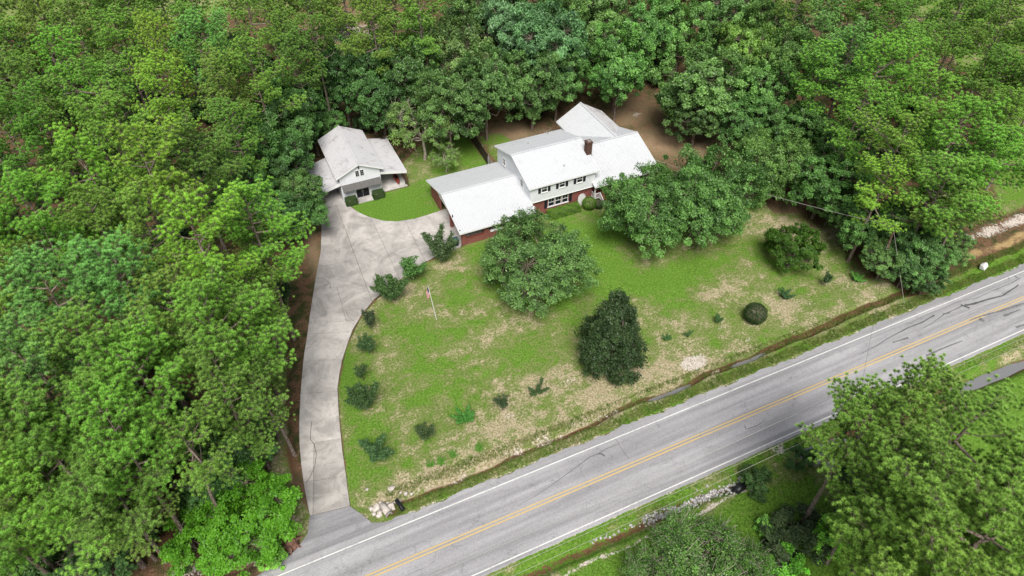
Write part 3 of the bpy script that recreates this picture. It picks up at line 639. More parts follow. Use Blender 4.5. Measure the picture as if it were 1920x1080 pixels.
for x, s in ((39.5, 1), (42.05, -1)): part(T, 'porch_bracket', ([(x + s * .07, 60.9, 2.75), (x + s * .6, 60.9, 2.75), (x + s * .07, 60.9, 2.2), (x + s * .07, 60.96, 2.75), (x + s * .6, 60.96, 2.75), (x + s * .07, 60.96, 2.2)], [(0, 1, 2), (3, 5, 4), (0, 3, 4, 1), (1, 4, 5, 2), (2, 5, 3, 0)]), 'white_trim')
d = part(T, 'front_door', box(40.9, 41.8, 62.55, 62.597, PF, PF + 2.05), 'shutter_black'); part(d, 'handle', box(41.66, 41.72, 62.5, 62.548, PF + 1.0, PF + 1.12), 'galvanised')
for a in (40.78, 41.81): part(T, 'door_trim', box(a, a + .11, 62.54, 62.598, PF, PF + 2.15), 'white_trim')
window(T, 43.4, 44.5, 1.35, 2.6, 62.6); window(T, 46.0, 47.1, 1.35, 2.6, 62.6)
for k in range(4): part(T, 'porch_step', box(40.35, 41.75, 60.0 + k * .26, 61.0, 0 if k == 0 else .153 * k, .155 * (k + 1) - .004), 'porch_brick')
def railing(T, a, b, h=.85, n=9):
    a, b = Vector(a), Vector(b); up = Vector((0, 0, 1))
    rl = part(T, 'porch_railing', cat_(beam(a + up * h, b + up * h, .08, .06), beam(a + up * .12, b + up * .12, .06, .05)), 'white_trim')
    for k in range(1, n): p = a + (b - a) * k / n; part(rl, 'baluster', box(p.x - .018, p.x + .018, p.y - .018, p.y + .018, p.z + .14, p.z + h - .03), 'white_trim')
    for p in (a, b): part(rl, 'newel', box(p.x - .05, p.x + .05, p.y - .05, p.y + .05, p.z - .02, p.z + h + .06), 'white_trim')
railing(T, (39.5, 62.4, PF), (39.5, 61.1, PF)); railing(T, (39.65, 60.93, PF), (40.3, 60.93, PF), n=5); railing(T, (40.3, 60.88, PF), (40.3, 59.95, .02), n=7); railing(T, (41.8, 60.88, PF), (41.8, 59.95, .02), n=7)
railing(T, (42.15, 60.93, PF), (44.9, 60.93, PF), n=18); railing(T, (45.1, 60.93, PF), (48.1, 60.93, PF), n=19)
# rear wing
part(T, 'rear_siding', box(42.5, 48.9, 72.2, 76.3, 0, 3.0), 'siding')
part(T, 'gable_siding', ([(42.5, 76.2, 3.0), (48.9, 76.2, 3.0), (45.7, 76.2, 5.0), (42.5, 76.3, 3.0), (48.9, 76.3, 3.0), (45.7, 76.3, 5.0)], [(0, 1, 2), (3, 5, 4), (0, 3, 4, 1), (1, 4, 5, 2), (2, 5, 3, 0)]), 'siding')
rr = gable_roof(T, 41.95, 49.4, 66.55, 76.7, 3.05, 5.24, 'white_metal_roof', 'y')
rr.data = rr.data.copy(); rr.data.materials.append(MAT['grimy_metal_roof'])
for p in rr.data.polygons:
    if p.center[0] + 30.5 > 45.7: p.material_index = 1
dk = part(T, 'deck', cat_(box(39.3, 42.4, 73.2, 76.4, .45, .5)), 'wood_grey')
for k in range(12): part(dk, 'deck_board', box(39.3 + k * .26, 39.3 + k * .26 + .235, 73.15, 76.45, .503, .53), 'wood_grey')

# ------------------------------------------------------------------ outbuilding
ob = thing('outbuilding', 'small white gabled outbuilding with two lean-to carports beside the driveway', 'outbuilding', (12.55, 74.85, 0)); T = ob
part(T, 'wall', box(9.9, 15.2, 74.82, 84.2, 0, 3.85), 'siding')
part(T, 'gable_siding', ([(9.9, 74.82, 3.853), (15.2, 74.82, 3.853), (12.55, 74.82, 5.15), (9.9, 74.92, 3.853), (15.2, 74.92, 3.853), (12.55, 74.92, 5.15)], [(0, 1, 2), (3, 5, 4), (0, 3, 4, 1), (1, 4, 5, 2), (2, 5, 3, 0)]), 'siding')
gable_roof(T, 9.45, 15.65, 74.45, 84.6, 3.88, 5.32, 'grimy_metal_roof', 'y', .34)
r2 = part(T, 'carport_roof', ribbed((18.75, 74.9, 2.22), (18.75, 83.9, 2.22), (15.2, 74.9, 3.02), .34), 'grimy_metal_roof')
part(r2, 'fascia', beam((15.2, 74.88, 2.92), (18.75, 74.88, 2.12), .05, .30), 'white_trim'); part(r2, 'fascia', beam((18.77, 74.9, 2.12), (18.77, 83.9, 2.12), .05, .18), 'white_trim')
r3 = part(T, 'carport_roof', ribbed((6.65, 74.6, 2.2), (6.65, 81.5, 2.2), (9.9, 74.6, 2.95), .34), 'grimy_metal_roof')
part(r3, 'fascia', beam((9.9, 74.58, 2.85), (6.65, 74.58, 2.10), .05, .34), 'white_trim'); part(r3, 'fascia', beam((6.63, 74.6, 2.1), (6.63, 81.5, 2.1), .05, .18), 'white_trim')
for x, y in ((18.5, 75.1), (18.5, 79.4), (18.5, 83.6)): part(T, 'carport_post', box(x - .07, x + .07, y - .07, y + .07, 0, 2.12), 'wood_dark')
for x, y in ((6.85, 74.8), (6.85, 81.2)): part(T, 'carport_post', box(x - .07, x + .07, y - .07, y + .07, 0, 2.1), 'white_trim')
part(T, 'back_wall', box(15.2, 18.5, 83.55, 83.65, 0, 2.5), 'wood_dark')
part(T, 'carport_slab', box(15.22, 18.6, 74.7, 83.5, -.08, .075), 'concrete'); part(T, 'carport_slab', box(6.6, 9.88, 74.42, 81.4, -.08, .075), 'concrete')
cn = part(T, 'canopy', ([(10.0, 74.8, 2.48), (15.1, 74.8, 2.48), (15.12, 73.95, 2.0), (9.98, 73.95, 2.0), (10.0, 74.8, 2.38), (15.1, 74.8, 2.38), (15.12, 73.95, 1.9), (9.98, 73.95, 1.9)], [(0, 3, 2, 1), (4, 5, 6, 7), (0, 1, 5, 4), (1, 2, 6, 5), (2, 3, 7, 6), (3, 0, 4, 7)]), 'shingle')
for x in (10.1, 12.5, 14.95): part(cn, 'bracket', beam((x, 74.78, 1.6), (x, 74.1, 1.95), .07, .08), 'white_trim')
for k, x in enumerate((11.72, 12.57)):
    d = part(T, 'door', box(x, x + .82, 74.77, 74.817, .05, 1.92), 'shutter_black')
    for z in (.2, .75, 1.3): part(d, 'panel', box(x + .12, x + .70, 74.75, 74.768, z, z + .42), 'dark_opening')
    part(d, 'handle', box(x + (.70 if k == 0 else .08), x + (.74 if k == 0 else .12), 74.71, 74.748, .95, 1.1), 'galvanised')
for a in (11.6, 13.395): part(T, 'door_trim', box(a, a + .115, 74.76, 74.818, .05, 2.0), 'white_trim')
for a in (10.25, 13.9): part(T, 'vent', box(a, a + .85, 74.78, 74.817, 1.45, 1.62), 'shutter_black')
for a in (12.0, 12.62):   # loft windows with six panes each
    w = part(T, 'window', box(a, a + .52, 74.76, 74.817, 3.32, 4.22), 'white_trim')
    for i in range(2):
        for j in range(3): part(w, 'pane', box(a + .05 + i * .22, a + .25 + i * .22, 74.745, 74.758, 3.38 + j * .275, 3.62 + j * .275), 'window_glass')
lm = part(T, 'gable_lamp', cat_(box(12.48, 12.62, 74.62, 74.818, 4.5, 4.72)), 'plastic_black')
part(T, 'door_step', box(11.55, 13.55, 73.55, 74.75, -.08, .10), 'concrete')

# red kayak under the lean-to
def kayak(px, py, label):
    p = G(px, py, .3); k = thing('kayak', label, 'kayak', (p[0], p[1], .075))
    V, F = [], []; N, M = 15, 10
    for i in range(N):
        t_ = i / (N - 1); w = .33 * math.sin(math.pi * t_) ** .6 + .004; hh = .17 + .06 * abs(2 * t_ - 1) ** 2
        for j in range(M):
            a = 2 * math.pi * j / M; V.append((w * math.cos(a), (t_ - .5) * 3.2, .20 + hh * math.sin(a) + .10 * abs(2 * t_ - 1) ** 3))
    for i in range(N - 1):
        for j in range(M): F.append((i * M + j, i * M + (j + 1) % M, (i + 1) * M + (j + 1) % M, (i + 1) * M + j))
    link('hull', py_mesh('hull', V, F, 'kayak_red', True), k)
    Vc = [(.2 * math.cos(2 * math.pi * j / 14), .5 * math.sin(2 * math.pi * j / 14), .392) for j in range(14)]; link('cockpit', py_mesh('cockpit', Vc, [tuple(range(14))], 'plastic_black'), k)
    return k
kayak(743, 333, 'red kayak lying under the outbuilding lean-to').rotation_euler.z = R_(-4)

# ------------------------------------------------------------------ vegetation generators
def tubes_np(specs, sides=5):
    V, F, n = [], [], 0
    ang = np.arange(sides) * 2 * np.pi / sides; ca, sa = np.cos(ang)[:, None], np.sin(ang)[:, None]
    for pts, rad in specs:
        pts = np.asarray(pts, float); m = len(pts)
        for i in range(m):
            d = pts[min(i + 1, m - 1)] - pts[max(i - 1, 0)]; d = d / (np.linalg.norm(d) + 1e-9)
            a = np.cross(d, [0, 0, 1.0] if abs(d[2]) < .9 else [1.0, 0, 0]); a /= np.linalg.norm(a) + 1e-9; b = np.cross(d, a)
            V.append(pts[i] + rad[i] * (ca * a + sa * b))
        for i in range(m - 1):
            for k in range(sides): k2 = (k + 1) % sides; F.append((n + i * sides + k, n + i * sides + k2, n + (i + 1) * sides + k2, n + (i + 1) * sides + k))
        n += m * sides
    return np.concatenate(V), np.array(F)
def unit(v): return v / (np.linalg.norm(v, axis=-1, keepdims=True) + 1e-9)
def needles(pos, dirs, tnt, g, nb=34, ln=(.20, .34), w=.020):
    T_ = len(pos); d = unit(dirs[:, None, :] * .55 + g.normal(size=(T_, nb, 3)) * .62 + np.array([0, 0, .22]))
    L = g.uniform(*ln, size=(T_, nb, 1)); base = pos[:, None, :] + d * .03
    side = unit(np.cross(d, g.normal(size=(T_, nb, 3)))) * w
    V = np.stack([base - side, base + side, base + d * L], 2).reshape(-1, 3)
    young = np.clip((np.sum(d * unit(dirs)[:, None, :], 2) - .05) / .85, 0, 1)  # lit top and shaded underside of each tuft painted into the needle tint
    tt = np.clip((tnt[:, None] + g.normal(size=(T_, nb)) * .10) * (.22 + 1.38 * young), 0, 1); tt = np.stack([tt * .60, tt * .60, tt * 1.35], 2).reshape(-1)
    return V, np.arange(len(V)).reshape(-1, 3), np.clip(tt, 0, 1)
def leaves(pos, nrm, tnt, g, size, aspect=.55):
    n = len(pos); nrm = unit(nrm); a = unit(np.cross(nrm, g.normal(size=(n, 3)))); b = np.cross(nrm, a)
    s = (size * g.uniform(.7, 1.3, n))[:, None]; a = a * s; b = b * s * aspect
    V = np.stack([pos - a, pos - b + nrm * s * .12, pos + a, pos + b + nrm * s * .12], 1).reshape(-1, 3)
    return V, np.arange(4 * n).reshape(-1, 4), np.repeat(np.clip(tnt, 0, 1), 4)

def make_pine(seed, H=21.0, base=.42, spread=4.2, dens=1.0, nbr=46, lean=0.0):
    g = np.random.default_rng(seed); specs = []
    tz = np.linspace(0, H * .97, 12); bend = np.cumsum(g.normal(size=(12, 2)) * .10, 0) * (tz / H)[:, None]; bend[:, 0] += lean * (tz / H) ** 1.5
    tr = np.column_stack([bend, tz]); specs.append((tr, np.interp(tz / H, [0, .06, .5, 1], [.30, .23, .16, .03])))
    def trunk_at(z): return np.array([np.interp(z, tz, tr[:, 0]), np.interp(z, tz, tr[:, 1]), z])
    pos, dirs, tn = [], [], []; az = g.uniform(0, 6.28); lop = g.uniform(0, 6.28); small = []
    for k in range(nbr):
        f = (k + g.uniform(0, .9)) / nbr; f = min(f, .995); z = H * (base + (1 - base) * f * .985); az += 2.4 + g.normal() * .5
        prof = np.interp(f, [0, .12, .35, .65, .9, 1], [.45, .78, 1.0, .86, .50, .20])
        L = spread * prof * g.uniform(.5, 1.2) * (1 + .22 * math.cos(az - lop))
        el = np.interp(f, [0, .5, 1], [.02, .30, 1.0]) + g.normal() * .12
        o = trunk_at(min(z, H * .96)); h = np.array([math.cos(az), math.sin(az), 0]); pts = []
        crook = g.normal(size=3) * .10
        for s in np.linspace(0, 1, 6):
            pts.append(o + h * L * s * math.cos(el) + np.array([0, 0, L * (s * math.sin(el) + .16 * s * s - .05 * math.sin(3.1 * s))]) + crook * math.sin(s * 3.1) * L * .5)
        pts = np.array(pts); specs.append((pts, np.linspace(.035 + .017 * L, .012, 6)))
        if f < .16 and g.random() < .55:        # bare dead lower limb with twigs
            for j in range(6):
                s = g.uniform(.3, 1); q = np.array([np.interp(s, np.linspace(0, 1, 6), pts[:, c]) for c in range(3)]); small.append((np.array([q, q + g.normal(size=3) * .25, q + g.normal(size=3) * .45 + h * .3]), np.array([.02, .013, .006])))
            continue
        btint = g.normal() * .10
        ns = int(7 + 4.6 * L)
        for j in range(ns):
            s = .42 + .58 * (j + g.uniform(0, 1)) / ns
            q = np.array([np.interp(s, np.linspace(0, 1, 6), pts[:, c]) for c in range(3)])
            a2 = az + (1 if j % 2 else -1) * g.uniform(.35, 1.15); l2 = L * g.uniform(.16, .34) * (1.25 - s * .6) + .22
            e2 = el + g.uniform(.0, .55); dvec = np.array([math.cos(a2) * math.cos(e2), math.sin(a2) * math.cos(e2), math.sin(e2)])
            end = q + dvec * l2 + np.array([0, 0, .10 * l2]); small.append((np.array([q, (q + end) / 2 + g.normal(size=3) * .04, end]), np.array([.018, .012, .007])))
            nt_ = max(3, int((2.4 + 4.6 * l2) * dens))
            for m in range(nt_):
                u = g.uniform(.05, 1.08); pp = q + (end - q) * u + g.normal(size=3) * np.array([.40, .40, .17])
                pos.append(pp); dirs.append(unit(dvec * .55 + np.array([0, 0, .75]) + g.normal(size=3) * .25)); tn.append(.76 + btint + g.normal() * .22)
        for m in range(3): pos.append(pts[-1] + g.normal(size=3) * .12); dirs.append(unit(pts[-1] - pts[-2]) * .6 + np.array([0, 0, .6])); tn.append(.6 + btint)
    tv, tf = tubes_np(specs, 6); bv, bf = tubes_np(small, 3) if small else (np.zeros((0, 3)), np.zeros((0, 4), int))
    wood = np_mesh('pine_trunk', np.concatenate([tv, bv]), np.concatenate([tf, np.array([r for r in bf]) + len(tv)]), 'bark', smooth=True)
    pos, dirs, tn = np.array(pos), np.array(dirs), np.array(tn)
    _, ui = np.unique(np.floor(pos / np.array([.46, .46, .42])).astype(int), axis=0, return_index=True); pos, dirs, tn = pos[ui], dirs[ui], tn[ui]
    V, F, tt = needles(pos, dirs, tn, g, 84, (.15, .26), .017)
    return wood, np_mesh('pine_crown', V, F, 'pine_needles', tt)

def make_broadleaf(seed, H=10.0, Rr=5.0, base=.25, leaf=.13, nl=26000, mat='oak_leaves', lobes=16, shape='dome', bare=0.0, aspect=.55, clump=110, droop=0.0):
    g = np.random.default_rng(seed); z0 = H * base
    cz = (z0 + H) / 2; rz = (H - z0) / 2; cent, rad = [], []
    for k in range(lobes):
        ph = 2.4 * k + g.normal() * .35; f = (k + .5) / lobes
        if shape == 'dome': zz = np.interp(f, [0, 1], [-.62, .80]); rr = math.sqrt(max(.02, 1 - zz * zz)) * .70 * g.uniform(.75, 1.12)
        elif shape == 'cone': zz = -.94 + 2.0 * f; rr = (1 - f) ** .80 * .76 * g.uniform(.85, 1.1); 
        else: zz = g.uniform(-.7, .8); rr = g.uniform(.2, .8)
        cent.append([Rr * rr * math.cos(ph), Rr * rr * math.sin(ph), cz + rz * zz * .82])
        rad.append((.40 if shape != 'cone' else .10 + .36 * (1 - f) ** .8) * Rr * g.uniform(.58, 1.25) * (1 if shape != 'cone' else 1.0))
    cent, rad = np.array(cent), np.array(rad)
    nc = max(8, nl // clump); wgt = rad ** 2 / (rad ** 2).sum(); which = g.choice(lobes, nc, p=wgt)
    d = unit(g.normal(size=(nc, 3)) + np.array([0, 0, .45])); rr = rad[which] * g.uniform(.62, 1.08, nc)
    cc = cent[which] + d * rr[:, None] * np.array([1, 1, .75]); cc[:, 2] = np.maximum(cc[:, 2], z0 * .8 + g.uniform(0, .5, nc))
    outw = unit(cc - np.array([0, 0, cz - rz * .3])); csz = g.uniform(.20, .46, nc) * (Rr / 5) ** .4; ct = .5 + g.normal(size=nc) * .17
    ltint = g.normal(size=lobes) * .08; ct = ct + ltint[which]
    li = np.repeat(np.arange(nc), clump); n = len(li)
    off = g.normal(size=(n, 3)) * np.array([1, 1, .62]); off = off / (1 + .25 * np.linalg.norm(off, axis=1, keepdims=True))
    pos = cc[li] + off * csz[li][:, None]; pos[:, 2] -= droop * (off[:, 0] ** 2 + off[:, 1] ** 2) * csz[li]
    nrm = outw[li] * .55 + np.array([0, 0, .65]) + g.normal(size=(n, 3)) * .55
    V, F, tt = leaves(pos, nrm, ct[li] + g.normal(size=n) * .16, g, leaf, aspect)
    specs, small = [], []; top = np.array([0, 0, z0 + .15 * (H - z0)])
    specs.append((np.array([[0, 0, 0], [g.normal() * .1, g.normal() * .1, z0 * .6], top]), np.array([.045 * Rr + .04, .036 * Rr + .03, .03 * Rr + .02])))
    for k in range(lobes):
        mid = top * .5 + cent[k] * .5 + g.normal(size=3) * .12 * Rr * np.array([1, 1, .4]); mid[2] = max(mid[2], top[2] * .9)
        specs.append((np.array([top * .98, (top + mid) / 2 + g.normal(size=3) * .05 * Rr, mid, cent[k]]), np.array([.020, .015, .011, .005]) * Rr + .008))
        for c_ in np.where(which == k)[0][:26]:
            small.append((np.array([cent[k] * .9 + mid * .1, (cent[k] + cc[c_]) / 2 + g.normal(size=3) * .12, cc[c_] + d[c_] * (.15 + bare * .9)]), np.array([.004, .003, .0015]) * Rr + .004))
    tv, tf = tubes_np(specs, 6); bv, bf = tubes_np(small, 3)
    wood = np_mesh('tree_trunk', np.concatenate([tv, bv]), np.concatenate([tf, bf + len(tv)]), 'pale_wood' if bare else 'bark', smooth=True)
    return wood, np_mesh('tree_crown', V, F, mat, tt)

def make_stemmed(seed, H=2.6, spread=1.0, stems=8, leaf=.075, per=330, mat='dark_leaves', bare=.3, sub=3):
    """multi-stemmed young shrub with upright leafy shoots"""
    g = np.random.default_rng(seed); specs, pos, nrm, tn = [], [], [], []
    tz = H * bare; specs.append((np.array([[0, 0, -.05], [0, 0, tz]]), np.array([.05, .04])))
    for k in range(stems):
        a = 2.4 * k + g.normal() * .3; s = spread * g.uniform(.45, 1.05) * (1 if k else .1); h = H * g.uniform(.62, 1.02) if k else H
        end = np.array([math.cos(a) * s, math.sin(a) * s, h]); st = np.array([0, 0, tz * g.uniform(.6, 1)])
        mid = st + (end - st) * .5 + np.array([math.cos(a), math.sin(a), 0]) * s * .12
        specs.append((np.array([st, mid, end]), np.array([.022, .015, .006]))); shoots = [(st, mid, end)]
        for j in range(sub):
            u = g.uniform(.25, .85); q = st + (end - st) * u; a2 = a + g.uniform(-1.2, 1.2); l2 = H * g.uniform(.12, .26)
            e2 = q + np.array([math.cos(a2) * .8, math.sin(a2) * .8, .75]) * l2; specs.append((np.array([q, e2]), np.array([.012, .005]))); shoots.append((q, (q + e2) / 2, e2))
        for (p0, p1, p2) in shoots:
            L = np.linalg.norm(p2 - p0); n = int(per * L / H) + 14; u = g.uniform(.18, 1.02, n)[:, None]
            p = (1 - u) ** 2 * p0 + 2 * u * (1 - u) * p1 + u * u * p2; off = g.normal(size=(n, 3)) * np.array([.12, .12, .08]) * (1.25 - .7 * u) * (H / 2.2) ** .6
            pos.append(p + off); nrm.append(unit(off) * .6 + np.array([0, 0, .5]) + g.normal(size=(n, 3)) * .5); tn.append(.45 + g.normal(size=n) * .2)
    tv, tf = tubes_np(specs, 5); V, F, tt = leaves(np.concatenate(pos), np.concatenate(nrm), np.concatenate(tn), g, leaf, .5)
    return np_mesh('shrub_stems', tv, tf, 'bark'), np_mesh('shrub_foliage', V, F, mat, tt)

def make_clipped(seed, kind, dims, leaf=.045, dens=420, mat='box_leaves', flowers=False):
    """dense clipped shrub: foliage of small leaves over a twiggy core"""
    g = np.random.default_rng(seed); a, b, c = dims
    if kind == 'ball':
        n = int(4 * math.pi * (a * b + a * c + b * c) / 3 * dens); d = unit(g.normal(size=(n, 3))); r = 1 - .16 * g.random(n) ** 1.5 + .035 * np.sin(d[:, 0] * 9) * np.sin(d[:, 1] * 8 + d[:, 2] * 7)
        pos = d * r[:, None] * np.array([a, b, c]) + np.array([0, 0, c * .96]); pos[:, 2] = np.maximum(pos[:, 2], .03); nr = d
        u = np.linspace(0, np.pi, 9); v = np.linspace(0, 2 * np.pi, 14, endpoint=False)
        cv = np.array([[.86 * a * math.sin(i) * math.cos(j), .86 * b * math.sin(i) * math.sin(j), c * .96 + .86 * c * math.cos(i)] for i in u for j in v]); cf = np.array([(i * 14 + j, i * 14 + (j + 1) % 14, (i + 1) * 14 + (j + 1) % 14, (i + 1) * 14 + j) for i in range(8) for j in range(14)])
    else:
        A = np.array([b * c, b * c, a * c, a * c, a * b * 1.3]); n = int(A.sum() * dens); f = g.choice(5, n, p=A / A.sum()); u, v = g.uniform(-.5, .5, n), g.uniform(-.5, .5, n); pos = np.zeros((n, 3)); nr = np.zeros((n, 3))
        for k, (ax, s) in enumerate(((0, -1), (0, 1), (1, -1), (1, 1), (2, 1))):
            m = f == k; o1, o2 = [q for q in (0, 1, 2) if q != ax]; pos[m, ax] = .5 * s; pos[m, o1] = u[m]; pos[m, o2] = v[m]; nr[m, ax] = s
        pos *= (1 - .12 * g.random(n) ** 1.4)[:, None]; pos = pos * np.array([a, b, c]) + np.array([0, 0, c / 2]) + .04 * np.sin(pos[:, :1] * a * 5 + pos[:, 1:2] * b * 7) * nr
        cv, cf = box(-.44 * a, .44 * a, -.42 * b, .42 * b, 0, c * .92); cv, cf = np.array(cv), np.array(cf)
    V, F, tt = leaves(pos, nr * .9 + np.array([0, 0, .35]) + g.normal(size=(n, 3)) * .55, .5 + g.normal(size=n) * .22 + .18 * np.sin(pos[:, 0] * 4 + pos[:, 1] * 5 + pos[:, 2] * 6), g, leaf, .6)
    return np_mesh('shrub_core', cv, cf, 'bark'), np_mesh('shrub_foliage', V, F, mat, tt)

# prototypes (mesh pairs)
PINES = [make_pine(11, 21, .50, 4.3, 1.0, 27), make_pine(12, 21, .42, 4.0, 1.0, 30, .5), make_pine(13, 21, .55, 4.7, 1.05, 24, -.4), make_pine(14, 21, .46, 4.2, 1.0, 26, .2), make_pine(15, 21, .58, 4.4, 1.1, 23), make_pine(16, 21, .48, 3.8, 1.0, 25, .3), make_pine(17, 21, .60, 4.6, .8, 19, -.6)]
OAKS = [make_broadleaf(21, 10, 5.0, .22, .135, 30000), make_broadleaf(22, 10, 5.0, .18, .13, 30000, lobes=20), make_broadleaf(23, 10, 5.0, .28, .14, 28000, lobes=13)]
LAWN_OAKS = [make_broadleaf(31, 7.0, 5.5, .12, .105, 60000, lobes=24), make_broadleaf(32, 7.0, 5.5, .14, .105, 60000, lobes=21)]
BRIGHT = [make_broadleaf(41, 6, 4.0, .10, .13, 22000, 'bright_leaves', lobes=15), make_broadleaf(42, 6, 4.0, .08, .12, 22000, 'bright_leaves', lobes=19)]
STRAGGLY = [make_broadleaf(51, 11, 5.0, .2, .11, 12000, 'oak_leaves', lobes=17, bare=1.0, clump=60)]
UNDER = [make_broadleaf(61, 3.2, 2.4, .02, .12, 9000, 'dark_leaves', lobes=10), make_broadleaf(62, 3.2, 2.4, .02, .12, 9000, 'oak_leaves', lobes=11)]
MAGNOLIA = [make_broadleaf(71, 8.0, 3.3, .03, .125, 46000, 'magnolia_leaves', lobes=54, shape='cone', aspect=.45, clump=50)]
YOUNG = [make_stemmed(81, 2.6, 1.0, 9), make_stemmed(82, 2.6, .8, 6, bare=.35), make_stemmed(83, 2.6, 1.2, 12, bare=.15, per=420), make_stemmed(84, 2.6, .7, 5, bare=.45, per=260)]
SPIKY = [make_stemmed(91, 1.2, 1.0, 11, .06, 260, 'dark_leaves', .05, 1), make_stemmed(92, 1.2, 1.1, 7, .06, 260, 'dark_leaves', .05, 1)]
SCRUB = [make_broadleaf(95, 4.0, 3.0, .05, .07, 20000, 'oak_leaves', lobes=24, bare=.6, clump=45)]

PLANTS = []
def plant(name, pair, loc, sx, sz, label, cat, rot=None, tint=(1, 1, 1), group=None, pn=('trunk', 'crown'), lean=None):
    z = gz(loc[0], loc[1]); o = thing(name, label, cat, (loc[0], loc[1], z - .03), group)
    o.rotation_euler = ((lean or (0, 0))[0], (lean or (0, 0))[1], random.uniform(0, 6.28) if rot is None else rot); o.scale = (sx, sx, sz)
    link(pn[0], pair[0], o); c = link(pn[1], pair[1], o); c.color = (*tint, 1); PLANTS.append((o, name)); return o
def crown_at(px, py, z): return G(px, py, z)

# ---- single trees on the lawn
def lawn_tree(name, pair, px, py, zc, R0, H0, R, H, label, cat, tint=(1, 1, 1), rot=None):
    p = G(px, py, zc); return plant(name, pair, p, R / R0, H / H0, label, cat, rot, tint)
lawn_tree('oak_tree', LAWN_OAKS[0], 1003, 497, 4.0, 5.5, 7, 6.0, 8.0, 'round leafy oak standing alone on the lawn in front of the carport wing', 'tree', (1.0, 1.0, 1.0))
lawn_tree('oak_tree', LAWN_OAKS[1], 1212, 400, 4.8, 5.5, 7, 5.5, 9.4, 'wide spreading oak in front of the porch steps', 'tree', (.88, .98, .85))
lawn_tree('oak_tree', LAWN_OAKS[0], 1320, 372, 5.4, 5.5, 7, 6.4, 10.6, 'large spreading oak beside the right end of the house', 'tree', (.88, .98, .85), 2.1)
lawn_tree('oak_tree', LAWN_OAKS[1], 1448, 312, 4.6, 5.5, 7, 5.2, 8.5, 'pale leafy tree between the spreading oaks and the right-hand woods', 'tree', (1.05, 1.05, .9), 1.0)
lawn_tree('oak_tree', OAKS[1], 1545, 350, 5.0, 5, 10, 4.6, 9.5, 'dense tree at the back corner where lawn meets the right-hand woods', 'tree', (.8, .95, .8))
lawn_tree('small_tree', BRIGHT[0], 1489, 468, 2.6, 4, 6, 3.3, 5.2, 'compact round green tree alone on the dry right side of the lawn', 'tree', (.75, .72, .8))
p = G(1143, 680); plant('magnolia_tree', MAGNOLIA[0], p, 1.0, 1.30, 'dark glossy cone-shaped magnolia on the lower lawn', 'tree')
p = G(1412, 601); o = plant('round_bush', make_clipped(101, 'ball', (1.22, 1.22, 1.18), .055, 330), p, 1, 1, 'tightly clipped ball-shaped bush on a dry patch of lawn', 'bush', pn=('stems', 'foliage'), tint=(.62, .68, .7))
# ---- young shrubs beside the drive and along the ditch
def young(px, py, kind, s, sz, label, tint=(1, 1, 1), name='young_shrub', cat='shrub'):
    return plant(name, kind, G(px, py), s, sz, label, cat, None, tint, 'young shrubs on the front lawn', ('stems', 'foliage'))
young(828, 494, YOUNG[2], 1.45, 1.80, 'sparse grey-green young tree at the drive edge near the wheelie bin', (1.15, 1.1, 1.3))
young(738, 562, YOUNG[2], 1.54, 1.28, 'broad dark shrub at the inner bend of the driveway, larger of the pair', (.95, 1.1, .9))
young(775, 524, YOUNG[0], 1.54, 1.14, 'leafy green shrub right behind the broad dark shrub at the drive bend', (1.2, 1.6, 1.1))
young(697, 617, YOUNG[1], 1.0, 1.05, 'thin dark purple-green sapling where the drive narrows', (.8, .7, .95))
young(692, 663, YOUNG[0], .95, .92, 'small bluish shrub just below the purple sapling by the drive', (.85, 1.0, 1.0))
young(688, 768, YOUNG[2], 1.19, 1.38, 'tall bushy dark shrub halfway down the drive edge', (.85, .95, .9))
young(682, 715, YOUNG[3], .8, .9, 'spindly dark sapling behind the tall bushy shrub on the drive edge', (.8, .85, .85))
young(706, 856, YOUNG[2], 1.19, 0.68, 'low round blue-green shrub nearest the drive mouth', (.85, 1.05, 1.05))
young(798, 822, YOUNG[0], .9, .70, 'small dark shrub in the lower lawn, second from the drive mouth', (.8, .8, .8))
young(872, 785, SPIKY[0], 1.3, .9, 'low green shrub with long arching shoots', (1.0, 1.9, .9))
young(943, 769, YOUNG[3], .95, .72, 'little dark shrub on a bare single stem', (.7, .7, .8))
young(1007, 737, SPIKY[1], 1.0, 1.1, 'dark forked shrub on a pale bare patch', (.8, .9, .85))
young(1345, 607, YOUNG[1], .62, .42, 'tiny dark shrub left of the clipped ball bush', (.9, 1.2, 1.0))
young(1290, 630, SPIKY[1], .55, .6, 'wispy shrub seedling left of the tiny shrub near the ball bush', (1.1, 1.3, 1.2))
young(1250, 636, SPIKY[0], .6, .55, 'blue-green wispy seedling furthest left of the ball bush', (1.1, 1.5, 1.4))
young(1473, 557, SPIKY[0], 1.05, .75, 'low spreading dark shrub right of the ball bush', (.8, 1.1, 1.1))
young(1546, 536, YOUNG[1], .75, .72, 'upright dark sapling below the compact round tree', (.75, .9, .9))
young(1607, 526, SPIKY[0], .95, .75, 'pale green fluffy shrub near the utility pole', (2.0, 3.0, 1.6))
for q, lab in (((826, 868), 'weedy clump on the bank, leftmost of three above the ditch'), ((850, 855), 'weedy clump on the bank, middle of three above the ditch'), ((898, 842), 'weedy clump on the bank, rightmost of three above the ditch'), ((808, 873), 'thin weed low on the bank near the culvert')):
    plant('weed_clump', SPIKY[0], G(*q), .5, .45, lab, 'weed', None, (1.6, 2.3, .9), 'weeds on the ditch bank', ('stems', 'foliage'))
